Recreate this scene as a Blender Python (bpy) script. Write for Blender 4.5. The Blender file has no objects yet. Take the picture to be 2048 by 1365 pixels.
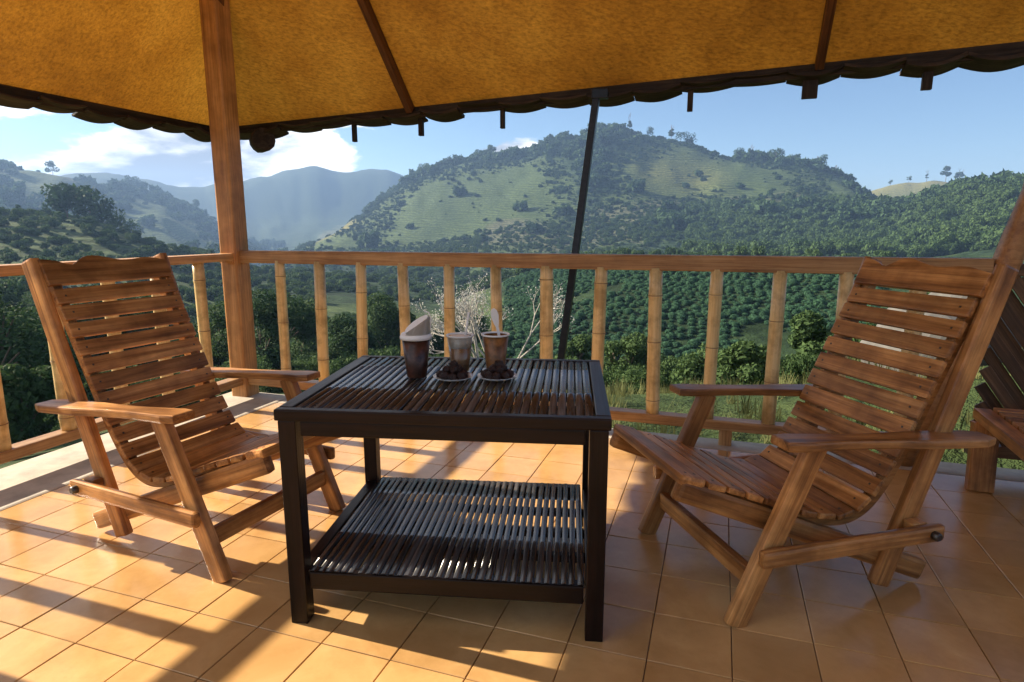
import bpy, bmesh, math, random
import numpy as np
from mathutils import Matrix, Vector

random.seed(7); rng = np.random.default_rng(7)
SC = bpy.context.scene
COL = SC.collection

# ------------------------------------------------------------------ camera
FPX = 1233.0; PITCH = math.radians(10.4); EYE = 1.05
cam_d = bpy.data.cameras.new("camera"); cam = bpy.data.objects.new("camera", cam_d); COL.objects.link(cam)
cam_d.sensor_width = 36.0; cam_d.lens = FPX / 2048 * 36.0
cam_d.clip_start = 0.05; cam_d.clip_end = 30000
cam.location = (0, 0, EYE); cam.rotation_euler = (math.pi / 2 - PITCH, 0, 0)
SC.camera = cam

# ------------------------------------------------------------------ light
BUILD_A = math.radians(18.5)                 # the deck is turned 18.5 degrees
U = Vector((math.sin(BUILD_A), math.cos(BUILD_A), 0)); V = Vector((math.cos(BUILD_A), -math.sin(BUILD_A), 0))
SUN_EL = math.radians(27.3)
to_sun = (-V) * math.cos(SUN_EL) + Vector((0, 0, math.sin(SUN_EL)))
sun_d = bpy.data.lights.new("sun", 'SUN'); sun_d.energy = 5.0; sun_d.angle = math.radians(0.6); sun_d.color = (1.0, 0.86, 0.66)
sun = bpy.data.objects.new("sun", sun_d); COL.objects.link(sun)
sun.rotation_euler = to_sun.to_track_quat('Z', 'Y').to_euler(); sun.location = to_sun * 50

world = bpy.data.worlds.new("World"); SC.world = world; world.use_nodes = True
def nodes_of(x):
    nt = x.node_tree; nt.nodes.clear(); return nt, nt.nodes, nt.links
nt, N, L = nodes_of(world)
def node(N, typ, **kw):
    n = N.new(typ)
    for k, v in kw.items():
        if k.startswith('i_'):
            n.inputs[k[2:].replace('_', ' ')].default_value = v
        else: setattr(n, k, v)
    return n
def ramp(N, pts, interp='LINEAR'):
    r = N.new('ShaderNodeValToRGB'); r.color_ramp.interpolation = interp
    el = r.color_ramp.elements
    while len(el) < len(pts): el.new(0.5)
    for e, (p, c) in zip(el, pts):
        e.position = p; e.color = c if len(c) == 4 else (*c, 1)
    return r
def mixc(N, L, fac, a, b, blend='MIX'):
    m = N.new('ShaderNodeMix'); m.data_type = 'RGBA'; m.blend_type = blend
    for sock, val in ((0, fac), (6, a), (7, b)):
        if hasattr(val, 'links'): L.new(val, m.inputs[sock])
        elif isinstance(val, (tuple, list)): m.inputs[sock].default_value = (*val, 1) if len(val) == 3 else val
        else: m.inputs[sock].default_value = val
    return m.outputs[2]
def math_n(N, L, op, a, b=0.0, c=None, clamp=False):
    m = N.new('ShaderNodeMath'); m.operation = op; m.use_clamp = clamp
    for i, v in enumerate((a, b) if c is None else (a, b, c)):
        if hasattr(v, 'links'): L.new(v, m.inputs[i])
        else: m.inputs[i].default_value = v
    return m.outputs[0]
sky = node(N, 'ShaderNodeTexSky', sky_type='NISHITA', sun_disc=False, sun_elevation=SUN_EL, altitude=900, air_density=1.0, dust_density=0.4, ozone_density=3.5)
sky.sun_rotation = math.atan2(to_sun.x, to_sun.y)
tc = node(N, 'ShaderNodeTexCoord')
sep = node(N, 'ShaderNodeSeparateXYZ'); L.new(tc.outputs['Generated'], sep.inputs[0])
mp = node(N, 'ShaderNodeMapping'); mp.inputs['Scale'].default_value = (1, 1, 2.9); mp.inputs['Location'].default_value = (3.1, 0.4, 0.12)
L.new(tc.outputs['Generated'], mp.inputs[0])
n1 = node(N, 'ShaderNodeTexNoise', i_Scale=4.7, i_Detail=9.0, i_Roughness=0.53, i_Distortion=0.2); L.new(mp.outputs[0], n1.inputs[0])
mp2 = node(N, 'ShaderNodeMapping'); mp2.inputs['Scale'].default_value = (1, 1, 2.9); mp2.inputs['Location'].default_value = (3.16, 0.4, 0.02)
L.new(tc.outputs['Generated'], mp2.inputs[0])
n2 = node(N, 'ShaderNodeTexNoise', i_Scale=4.7, i_Detail=9.0, i_Roughness=0.53, i_Distortion=0.2); L.new(mp2.outputs[0], n2.inputs[0])
# cloud field thickens towards the west (the sun's side) and thins eastwards
west = math_n(N, L, 'MINIMUM', math_n(N, L, 'MULTIPLY_ADD', sep.outputs[0], -0.50, 0.035), 0.135)
dens = math_n(N, L, 'ADD', n1.outputs[0], west)
cov = ramp(N, [(0.57, (0, 0, 0)), (0.625, (1, 1, 1))], 'EASE'); L.new(dens, cov.inputs[0])
dens2 = math_n(N, L, 'ADD', n2.outputs[0], west)
shade = ramp(N, [(0.59, (1, 1, 1)), (0.72, (0, 0, 0))], 'EASE'); L.new(dens2, shade.inputs[0])
ccol = mixc(N, L, shade.outputs[0], (2.6, 2.8, 3.3), (11.0, 10.6, 10.1))
skyc = mixc(N, L, cov.outputs[0], sky.outputs[0], ccol)
bg = node(N, 'ShaderNodeBackground'); bg.inputs['Strength'].default_value = 0.050; L.new(skyc, bg.inputs[0])
wo = node(N, 'ShaderNodeOutputWorld'); L.new(bg.outputs[0], wo.inputs[0])

SC.view_settings.view_transform = 'Standard'; SC.view_settings.look = 'None'
SC.view_settings.exposure = 1.6; SC.view_settings.gamma = 1.0
SC.render.engine = 'CYCLES'
SC.cycles.max_bounces = 8; SC.cycles.diffuse_bounces = 5; SC.cycles.glossy_bounces = 4; SC.cycles.transmission_bounces = 8
SC.cycles.volume_bounces = 0; SC.cycles.use_denoising = True
SC.cycles.caustics_reflective = False; SC.cycles.caustics_refractive = False

# ------------------------------------------------------------------ helpers
def P(u, v, z=0.0):
    """deck coordinates (along the left railing, along the front railing, up) to world"""
    return U * u + V * v + Vector((0, 0, z))

def mesh_obj(name, me, mat, parent=None, M=None):
    o = bpy.data.objects.new(name, me); COL.objects.link(o)
    if mat is not None and len(me.materials) == 0: me.materials.append(mat)
    if parent is not None: o.parent = parent
    if M is not None: o.matrix_basis = M
    return o
def empty(name, loc=(0, 0, 0), rz=0.0):
    o = bpy.data.objects.new(name, None); COL.objects.link(o)
    o.location = loc; o.rotation_euler = (0, 0, rz); o.empty_display_size = 0.1
    return o
def tag(o, label=None, cat=None, group=None, kind=None):
    for k, v in (('label', label), ('category', cat), ('group', group), ('kind', kind)):
        if v: o[k] = v
    return o
def np_mesh(name, verts, faces, smooth=False):
    me = bpy.data.meshes.new(name)
    verts = np.asarray(verts, dtype=np.float32).reshape(-1, 3); faces = np.asarray(faces, dtype=np.int32)
    k = faces.shape[1]
    me.vertices.add(len(verts)); me.vertices.foreach_set('co', verts.ravel())
    me.loops.add(faces.size); me.loops.foreach_set('vertex_index', faces.ravel())
    me.polygons.add(len(faces)); me.polygons.foreach_set('loop_start', np.arange(0, faces.size, k, dtype=np.int32))
    me.polygons.foreach_set('loop_total', np.full(len(faces), k, dtype=np.int32))
    if smooth: me.polygons.foreach_set('use_smooth', np.ones(len(faces), dtype=bool))
    me.update(); me.validate()
    return me
def bm_mesh(bm, name, smooth=False):
    me = bpy.data.meshes.new(name); bm.normal_update()
    if smooth:
        for f in bm.faces: f.smooth = True
    bm.to_mesh(me); bm.free(); return me

_boxes = {}
def box_mesh(l, w, t, bev, mat):
    key = (round(l, 4), round(w, 4), round(t, 4), bev, mat.name)
    if key not in _boxes:
        bm = bmesh.new(); bmesh.ops.create_cube(bm, size=1.0)
        bmesh.ops.scale(bm, vec=(l, w, t), verts=bm.verts)
        if bev: bmesh.ops.bevel(bm, geom=bm.edges[:], offset=min(bev, t * .4, w * .4), segments=2, profile=0.6, affect='EDGES')
        me = bm_mesh(bm, 'board'); me.materials.append(mat); _boxes[key] = me
    return _boxes[key]
def frame(p0, p1, side):
    p0 = Vector(p0); p1 = Vector(p1); x = (p1 - p0); l = x.length; x.normalize()
    s = Vector(side); y = (s - x * s.dot(x)).normalized(); z = x.cross(y)
    M = Matrix((x, y, z)).transposed().to_4x4(); M.translation = (p0 + p1) / 2
    return M, l
def board(name, p0, p1, w, t, side, mat, parent=None, bev=0.004):
    """straight board from p0 to p1, w wide along 'side', t thick"""
    M, l = frame(p0, p1, side)
    return mesh_obj(name, box_mesh(l, w, t, bev, mat), mat, parent, M)
def ring_mesh(profile, seg=16, cap=True, smooth=True, wob=0.0):
    """lathe about X: profile = [(x, r), ...]"""
    V_, F_ = [], []
    for i, (x, r) in enumerate(profile):
        for j in range(seg):
            a = 2 * math.pi * j / seg; rr = r * (1 + wob * math.sin(3 * a + i * .7))
            V_.append((x, rr * math.cos(a), rr * math.sin(a)))
    for i in range(len(profile) - 1):
        for j in range(seg):
            F_.append((i * seg + j, i * seg + (j + 1) % seg, (i + 1) * seg + (j + 1) % seg, (i + 1) * seg + j))
    bm = bmesh.new(); vs = [bm.verts.new(v) for v in V_]
    for f in F_: bm.faces.new([vs[k] for k in f]).smooth = smooth
    if cap:
        bm.faces.new(list(reversed(vs[:seg]))); bm.faces.new(vs[-seg:])
    bmesh.ops.recalc_face_normals(bm, faces=bm.faces)
    return bm_mesh(bm, 'turned')
def lathe_z(name, profile, mat, parent, loc, seg=40, wob=0):
    me = ring_mesh(profile, seg, cap=False, wob=wob)
    M = Matrix.Translation(loc) @ Matrix.Rotation(-math.pi / 2, 4, 'Y')
    return mesh_obj(name, me, mat, parent, M)
def strip_mesh(path, t, y0, y1, bev=0.0):
    """closed ribbon board: path of (x, z) points with thickness t, extruded from y0 to y1"""
    n = len(path); up, dn = [], []
    for i, (x, z) in enumerate(path):
        a = path[max(i - 1, 0)]; b = path[min(i + 1, n - 1)]
        dx, dz = b[0] - a[0], b[1] - a[1]; q = math.hypot(dx, dz); nx, nz = -dz / q, dx / q
        up.append((x + nx * t / 2, z + nz * t / 2)); dn.append((x - nx * t / 2, z - nz * t / 2))
    loop = up + dn[::-1]; m = len(loop)
    bm = bmesh.new()
    A = [bm.verts.new((x, y0, z)) for x, z in loop]; B = [bm.verts.new((x, y1, z)) for x, z in loop]
    for i in range(n - 1):
        j = m - 1 - i
        bm.faces.new((A[i], A[i + 1], A[j - 1], A[j])); bm.faces.new((B[i], B[i + 1], B[j - 1], B[j]))
    for i in range(m): bm.faces.new((A[i], A[(i + 1) % m], B[(i + 1) % m], B[i]))
    bmesh.ops.recalc_face_normals(bm, faces=bm.faces)
    if bev:
        ed = [e for e in bm.edges if e.calc_face_angle(0) > 0.9]
        bmesh.ops.bevel(bm, geom=ed, offset=bev, segments=2, profile=.6, affect='EDGES')
    return bm_mesh(bm, 'curved_board')

# ------------------------------------------------------------------ materials
def new_mat(name):
    m = bpy.data.materials.new(name); m.use_nodes = True
    nt, N, L = nodes_of(m)
    out = node(N, 'ShaderNodeOutputMaterial'); b = node(N, 'ShaderNodeBsdfPrincipled'); L.new(b.outputs[0], out.inputs[0])
    return m, N, L, b, out
def setv(sock, v): sock.default_value = (*v, 1) if isinstance(v, tuple) and len(v) == 3 else v
def bump(N, L, b, h, strength=0.3, dist=0.01):
    bn = node(N, 'ShaderNodeBump'); bn.inputs['Strength'].default_value = strength; bn.inputs['Distance'].default_value = dist
    L.new(h, bn.inputs['Height']); L.new(bn.outputs[0], b.inputs['Normal'])
def wood(name, dark, mid, light, rough=0.45, grain=(1.6, 38, 38), spec=0.4, stain=0.25, bm_s=0.28, ior=1.5):
    m, N, L, b, out = new_mat(name)
    tc = node(N, 'ShaderNodeTexCoord'); oi = node(N, 'ShaderNodeObjectInfo')
    off = node(N, 'ShaderNodeVectorMath', operation='ADD'); L.new(tc.outputs['Object'], off.inputs[0])
    rv = math_n(N, L, 'MULTIPLY', oi.outputs['Random'], 37.0); L.new(rv, off.inputs[1])
    mp = node(N, 'ShaderNodeMapping'); mp.inputs['Scale'].default_value = grain; L.new(off.outputs[0], mp.inputs[0])
    g = node(N, 'ShaderNodeTexNoise', i_Scale=1.0, i_Detail=6.0, i_Roughness=0.62, i_Distortion=0.9); L.new(mp.outputs[0], g.inputs[0])
    mp2 = node(N, 'ShaderNodeMapping'); mp2.inputs['Scale'].default_value = (grain[0] * 2.2, grain[1] * 4.5, grain[2] * 4.5); L.new(off.outputs[0], mp2.inputs[0])
    fine = node(N, 'ShaderNodeTexNoise', i_Scale=1.0, i_Detail=4.0, i_Roughness=0.7); L.new(mp2.outputs[0], fine.inputs[0])
    r = ramp(N, [(0.30, dark), (0.48, mid), (0.68, light)]); L.new(g.outputs[0], r.inputs[0])
    fr = ramp(N, [(0.36, (0.62, 0.58, 0.55)), (0.55, (1, 1, 1))]); L.new(fine.outputs[0], fr.inputs[0])
    c = mixc(N, L, 0.75, r.outputs[0], fr.outputs[0], 'MULTIPLY')
    bl = node(N, 'ShaderNodeTexNoise', i_Scale=7.0, i_Detail=4.0, i_Roughness=0.6); L.new(off.outputs[0], bl.inputs[0])
    br = ramp(N, [(0.35, (0.55, 0.5, 0.47)), (0.6, (1.08, 1.05, 1.0))]); L.new(bl.outputs[0], br.inputs[0])
    c = mixc(N, L, stain * 2, c, br.outputs[0], 'MULTIPLY')
    hv = math_n(N, L, 'MULTIPLY_ADD', oi.outputs['Random'], 0.55, 0.70)
    hs = node(N, 'ShaderNodeHueSaturation'); L.new(hv, hs.inputs['Value']); L.new(c, hs.inputs['Color'])
    L.new(hs.outputs[0], b.inputs['Base Color'])
    rr = math_n(N, L, 'MULTIPLY_ADD', fine.outputs[0], rough * .6, rough * .7); L.new(rr, b.inputs['Roughness'])
    b.inputs['Specular IOR Level'].default_value = spec; b.inputs['IOR'].default_value = ior
    bump(N, L, b, fine.outputs[0], bm_s, 0.004)
    return m
def plain(name, col, rough=0.5, metal=0.0, noise=0.0, nscale=20.0, spec=0.5, bumpy=0.0):
    m, N, L, b, out = new_mat(name)
    b.inputs['Metallic'].default_value = metal; b.inputs['Roughness'].default_value = rough; b.inputs['Specular IOR Level'].default_value = spec
    if noise or bumpy:
        tc = node(N, 'ShaderNodeTexCoord'); n = node(N, 'ShaderNodeTexNoise', i_Scale=nscale, i_Detail=6.0, i_Roughness=0.6); L.new(tc.outputs['Object'], n.inputs[0])
        lo = tuple(x * (1 - noise) for x in col); hi = tuple(min(1, x * (1 + noise)) for x in col)
        r = ramp(N, [(0.3, lo), (0.7, hi)]); L.new(n.outputs[0], r.inputs[0]); L.new(r.outputs[0], b.inputs['Base Color'])
        if bumpy: bump(N, L, b, n.outputs[0], bumpy, 0.01)
    else: setv(b.inputs['Base Color'], col)
    return m

TEAK = wood('teak_wood', (0.15, 0.060, 0.018), (0.44, 0.205, 0.064), (0.68, 0.37, 0.135), 0.38, stain=0.46, grain=(1.3, 26, 26))
RAILW = wood('railing_timber', (0.30, 0.15, 0.058), (0.50, 0.28, 0.115), (0.62, 0.39, 0.18), 0.42)
POSTW = wood('post_timber', (0.34, 0.16, 0.055), (0.46, 0.225, 0.08), (0.56, 0.31, 0.125), 0.45, grain=(1.1, 16, 16), stain=0.3)
DARKW = wood('dark_stained_wood', (0.004, 0.002, 0.002), (0.010, 0.005, 0.004), (0.018, 0.008, 0.006), 0.34, stain=0.3, spec=0.22)
STRIPW = wood('dark_bamboo_strip', (0.010, 0.009, 0.010), (0.034, 0.030, 0.030), (0.11, 0.098, 0.096), 0.22, spec=0.5, bm_s=0.05, ior=1.7)
EAVEW = wood('weathered_eave_timber', (0.02, 0.014, 0.01), (0.045, 0.03, 0.02), (0.085, 0.06, 0.042), 0.75, stain=0.4)
RAFTW = wood('rafter_timber', (0.06, 0.020, 0.007), (0.12, 0.042, 0.013), (0.18, 0.07, 0.022), 0.5)

def bamboo(name):
    m, N, L, b, out = new_mat(name)
    tc = node(N, 'ShaderNodeTexCoord'); oi = node(N, 'ShaderNodeObjectInfo')
    off = node(N, 'ShaderNodeVectorMath', operation='ADD'); L.new(tc.outputs['Object'], off.inputs[0])
    rv = math_n(N, L, 'MULTIPLY', oi.outputs['Random'], 11.0); L.new(rv, off.inputs[1])
    mp = node(N, 'ShaderNodeMapping'); mp.inputs['Scale'].default_value = (3, 60, 60); L.new(off.outputs[0], mp.inputs[0])
    g = node(N, 'ShaderNodeTexNoise', i_Scale=1.0, i_Detail=5.0, i_Roughness=0.6); L.new(mp.outputs[0], g.inputs[0])
    r = ramp(N, [(0.3, (0.54, 0.37, 0.15)), (0.5, (0.75, 0.55, 0.25)), (0.75, (0.84, 0.67, 0.36))]); L.new(g.outputs[0], r.inputs[0])
    bl = node(N, 'ShaderNodeTexNoise', i_Scale=9.0, i_Detail=5.0, i_Roughness=0.65); L.new(off.outputs[0], bl.inputs[0])
    br = ramp(N, [(0.36, (0.45, 0.38, 0.30)), (0.55, (1, 1, 1))]); L.new(bl.outputs[0], br.inputs[0])
    c = mixc(N, L, 0.7, r.outputs[0], br.outputs[0], 'MULTIPLY'); L.new(c, b.inputs['Base Color'])
    b.inputs['Roughness'].default_value = 0.38
    bump(N, L, b, g.outputs[0], 0.15, 0.003)
    return m
BAMBOO = bamboo('dry_bamboo')
NODEM = plain('bamboo_node', (0.20, 0.105, 0.04), 0.6, noise=0.4, nscale=60)

def tile_mat():
    m, N, L, b, out = new_mat('glazed_terracotta_tile')
    tc = node(N, 'ShaderNodeTexCoord'); oi = node(N, 'ShaderNodeObjectInfo'); geo = node(N, 'ShaderNodeNewGeometry')
    n = node(N, 'ShaderNodeTexNoise', i_Scale=5.0, i_Detail=6.0, i_Roughness=0.6, i_Distortion=0.6); L.new(geo.outputs['Position'], n.inputs[0])
    r = ramp(N, [(0.3, (0.50, 0.285, 0.105)), (0.55, (0.59, 0.35, 0.14)), (0.75, (0.65, 0.41, 0.18))]); L.new(n.outputs[0], r.inputs[0])
    hv = math_n(N, L, 'MULTIPLY_ADD', oi.outputs['Random'], 0.26, 0.86)
    hs = node(N, 'ShaderNodeHueSaturation'); L.new(hv, hs.inputs['Value']); L.new(r.outputs[0], hs.inputs['Color'])
    d = node(N, 'ShaderNodeTexNoise', i_Scale=2.2, i_Detail=9.0, i_Roughness=0.72); L.new(geo.outputs['Position'], d.inputs[0])
    dr = ramp(N, [(0.40, (0.76, 0.72, 0.68)), (0.53, (1, 1, 1))]); L.new(d.outputs[0], dr.inputs[0])
    c = mixc(N, L, 0.55, hs.outputs[0], dr.outputs[0], 'MULTIPLY'); L.new(c, b.inputs['Base Color'])
    rr = math_n(N, L, 'MULTIPLY_ADD', d.outputs[0], 0.30, 0.06); L.new(rr, b.inputs['Roughness'])
    b.inputs['Specular IOR Level'].default_value = 0.5
    w = node(N, 'ShaderNodeTexNoise', i_Scale=9.0, i_Detail=2.0); L.new(geo.outputs['Position'], w.inputs[0])
    bump(N, L, b, w.outputs[0], 0.08, 0.004)
    return m
TILE = tile_mat()
GROUT = plain('grout', (0.15, 0.10, 0.065), 0.9, noise=0.3, nscale=30)
CEMENT = plain('cement', (0.42, 0.38, 0.32), 0.8, noise=0.25, nscale=9, bumpy=0.2)
STEEL = plain('dark_painted_steel', (0.022, 0.024, 0.028), 0.38, 0.6, noise=0.3, nscale=40)
BOLT = plain('bolt_steel', (0.10, 0.09, 0.08), 0.4, 0.9)

def roof_mat():
    m, N, L, b, out = new_mat('varnished_mat_ceiling')
    tc = node(N, 'ShaderNodeTexCoord')
    n = node(N, 'ShaderNodeTexNoise', i_Scale=1.3, i_Detail=7.0, i_Roughness=0.62); L.new(tc.outputs['Object'], n.inputs[0])
    r = ramp(N, [(0.3, (0.25, 0.10, 0.011)), (0.5, (0.46, 0.205, 0.022)), (0.70, (0.64, 0.325, 0.043))]); L.new(n.outputs[0], r.inputs[0])
    mp = node(N, 'ShaderNodeMapping'); mp.inputs['Scale'].default_value = (30, 70, 70); L.new(tc.outputs['Object'], mp.inputs[0])
    f = node(N, 'ShaderNodeTexNoise', i_Scale=1.0, i_Detail=6.0, i_Roughness=0.72); L.new(mp.outputs[0], f.inputs[0])
    fr = ramp(N, [(0.36, (0.56, 0.52, 0.47)), (0.52, (1, 1, 1)), (0.70, (1.35, 1.35, 1.3))]); L.new(f.outputs[0], fr.inputs[0])
    c = mixc(N, L, 0.8, r.outputs[0], fr.outputs[0], 'MULTIPLY')
    L.new(c, b.inputs['Base Color']); b.inputs['Roughness'].default_value = 0.5
    bump(N, L, b, f.outputs[0], 0.35, 0.008)
    tr = node(N, 'ShaderNodeBsdfTranslucent'); L.new(c, tr.inputs[0])
    mx = node(N, 'ShaderNodeMixShader'); mx.inputs[0].default_value = 0.11
    L.new(b.outputs[0], mx.inputs[1]); L.new(tr.outputs[0], mx.inputs[2]); L.new(mx.outputs[0], out.inputs[0])
    return m
ROOF = roof_mat()

def leaf_mat(name, dark, light, trans=0.25):
    m, N, L, b, out = new_mat(name)
    geo = node(N, 'ShaderNodeNewGeometry'); oi = node(N, 'ShaderNodeObjectInfo')
    n = node(N, 'ShaderNodeTexNoise', i_Scale=0.9, i_Detail=3.0); L.new(geo.outputs['Position'], n.inputs[0])
    s = math_n(N, L, 'MULTIPLY_ADD', geo.outputs['Random Per Island'], 0.55, 0.0)
    s2 = math_n(N, L, 'MULTIPLY_ADD', n.outputs[0], 0.7, s); s3 = math_n(N, L, 'MULTIPLY_ADD', oi.outputs['Random'], 0.42, s2)
    r = ramp(N, [(0.25, dark), (1.0, light)]); L.new(s3, r.inputs[0])
    L.new(r.outputs[0], b.inputs['Base Color']); b.inputs['Roughness'].default_value = 0.8; b.inputs['Specular IOR Level'].default_value = 0.12
    tr = node(N, 'ShaderNodeBsdfTranslucent'); L.new(r.outputs[0], tr.inputs[0])
    mx = node(N, 'ShaderNodeMixShader'); mx.inputs[0].default_value = trans
    L.new(b.outputs[0], mx.inputs[1]); L.new(tr.outputs[0], mx.inputs[2]); L.new(mx.outputs[0], out.inputs[0])
    return m
LEAF = leaf_mat('broad_leaf', (0.015, 0.042, 0.017), (0.068, 0.115, 0.040))
LEAFD = leaf_mat('dark_leaf', (0.011, 0.032, 0.017), (0.050, 0.092, 0.040))
LEAFT = leaf_mat('tea_leaf', (0.008, 0.032, 0.019), (0.040, 0.098, 0.050))
LEAFG = leaf_mat('grass_blade', (0.04, 0.055, 0.02), (0.16, 0.17, 0.07), 0.3)
BLOSSOM = leaf_mat('white_blossom', (0.28, 0.28, 0.26), (0.58, 0.58, 0.55), 0.3)
BARK = plain('bark', (0.13, 0.095, 0.07), 0.9, noise=0.4, nscale=14, bumpy=0.5)
PALEBARK = plain('pale_bark', (0.42, 0.38, 0.33), 0.85, noise=0.3, nscale=14)

# ------------------------------------------------------------------ terrain
cP, sP = math.cos(PITCH), math.sin(PITCH)
def look(x, y):
    """bearing and downward slope of the sight line surveyed at photo position (x, y)"""
    r = (x - 1024) / FPX; d = (y - 682.5) / FPX
    fw = cP - d * sP; h = math.hypot(r, fw)
    return math.atan2(r, fw), (sP + d * cP) / h
# survey of the land: at each distance, the height the hillsides reach on a set of bearings
SURVEY = [
 (0.0,  None),
 (3.6,  None),
 (6.0,  [(-400, 900), (0, 960), (400, 860), (700, 830), (1000, 815), (1250, 812), (1550, 815), (1750, 780), (2048, 740), (2500, 740)]),
 (12.,  [(-400, 860), (0, 930), (400, 850), (700, 815), (1000, 800), (1250, 790), (1550, 790), (1750, 720), (2048, 640), (2500, 620)]),
 (25.,  [(-400, 800), (0, 860), (400, 790), (700, 770), (1000, 770), (1250, 775), (1550, 780), (1750, 700), (2048, 620), (2500, 600)]),
 (48.,  [(-400, 660), (0, 700), (400, 730), (700, 720), (1000, 740), (1250, 752), (1550, 750), (1750, 700), (2048, 600), (2500, 580)]),
 (90.,  [(-400, 560), (0, 600), (400, 650), (700, 640), (900, 670), (1050, 600), (1250, 545), (1550, 540), (1750, 545), (2048, 570), (2500, 550)]),
 (150., [(-400, 490), (0, 510), (250, 540), (400, 580), (700, 590), (900, 610), (1050, 545), (1250, 518), (1550, 518), (1750, 525), (2048, 530), (2500, 520)]),
 (230., [(-400, 420), (0, 431), (110, 433), (190, 442), (300, 488), (400, 514), (520, 545), (700, 560), (900, 575), (1050, 545), (1250, 528), (1550, 528), (1750, 530), (2048, 500), (2500, 480)]),
 (330., [(-400, 470), (0, 475), (190, 480), (400, 545), (520, 560), (700, 555), (900, 530), (1050, 520), (1250, 512), (1550, 515), (1750, 505), (2048, 440), (2500, 420)]),
 (470., [(-400, 440), (0, 455), (190, 475), (400, 520), (520, 545), (640, 500), (760, 500), (900, 480), (1050, 455), (1250, 435), (1400, 440), (1550, 430), (1700, 430), (1800, 428), (1870, 404), (1930, 388), (2048, 377), (2200, 370), (2500, 350)]),
 (600., [(-400, 420), (0, 435), (190, 460), (400, 510), (520, 550), (600, 500), (700, 462), (830, 415), (900, 400), (1050, 362), (1200, 330), (1300, 345), (1400, 360), (1550, 365), (1700, 390), (1800, 425), (1870, 410), (2048, 395), (2500, 390)]),
 (760., [(-400, 370), (0, 385), (130, 405), (200, 425), (330, 440), (400, 470), (520, 540), (600, 520), (700, 452), (760, 410), (830, 366), (900, 341), (1000, 318), (1100, 292), (1150, 284), (1200, 266), (1250, 276), (1380, 290), (1430, 320), (1500, 330), (1560, 336), (1640, 346), (1700, 374), (1745, 400), (1810, 440), (2048, 440), (2500, 430)]),
 (980., [(-400, 310), (0, 336), (60, 346), (130, 362), (200, 384), (260, 378), (330, 398), (400, 432), (440, 452), (520, 500), (700, 505), (830, 430), (1000, 400), (1200, 350), (1430, 390), (1640, 420), (1810, 440), (2048, 440), (2500, 440)]),
 (1150., [(-400, 360), (0, 385), (250, 430), (440, 480), (520, 495), (620, 480), (830, 450), (1000, 440), (1500, 440), (1690, 400), (1745, 379), (1800, 366), (1880, 361), (1945, 371), (2048, 385), (2500, 400)]),
 (1420., [(-400, 390), (0, 410), (250, 425), (440, 450), (520, 455), (620, 440), (830, 440), (1500, 445), (2500, 440)]),
 (1750., [(-800, 380), (0, 372), (60, 368), (145, 356), (220, 346), (300, 358), (410, 376), (450, 370), (500, 364), (540, 360), (575, 344), (610, 334), (645, 337), (690, 346), (740, 340), (790, 346), (830, 358), (900, 375), (1000, 385), (1500, 400), (2500, 400)]),
 (2150., [(-800, 420), (500, 420), (1000, 430), (2500, 430)]),
]
def build_survey():
    azs = np.linspace(-math.pi, math.pi, 1441); rows = []; ds = []
    for d, prof in SURVEY:
        ds.append(d)
        if prof is None: rows.append(np.full_like(azs, -0.45)); continue
        a, z = [], []
        for x, y in prof:
            az, sl = look(x, y); a.append(az); z.append(EYE - sl * d)
        z = np.interp(azs, a, z)
        k = np.array([1, 4, 6, 4, 1.]); k /= k.sum()
        z = np.convolve(np.pad(z, 2, mode='edge'), k, mode='valid') if d > 300 else np.convolve(np.pad(z, 6, mode='edge'), np.hanning(15)[1:-1] / np.hanning(15)[1:-1].sum(), mode='valid')
        rows.append(z)
    return azs, np.array(ds), np.array(rows)
AZS, DS, ROWS = build_survey()
LD = np.log(DS + 3.0)
_dx = np.diff(LD)[:, None]; _dl = np.diff(ROWS, axis=0) / _dx
_m = np.zeros_like(ROWS)
_p = _dl[:-1] * _dl[1:]
_m[1:-1] = np.where(_p > 0, 2 * _p / np.where(np.abs(_dl[:-1] + _dl[1:]) < 1e-9, 1, _dl[:-1] + _dl[1:]), 0)
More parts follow.
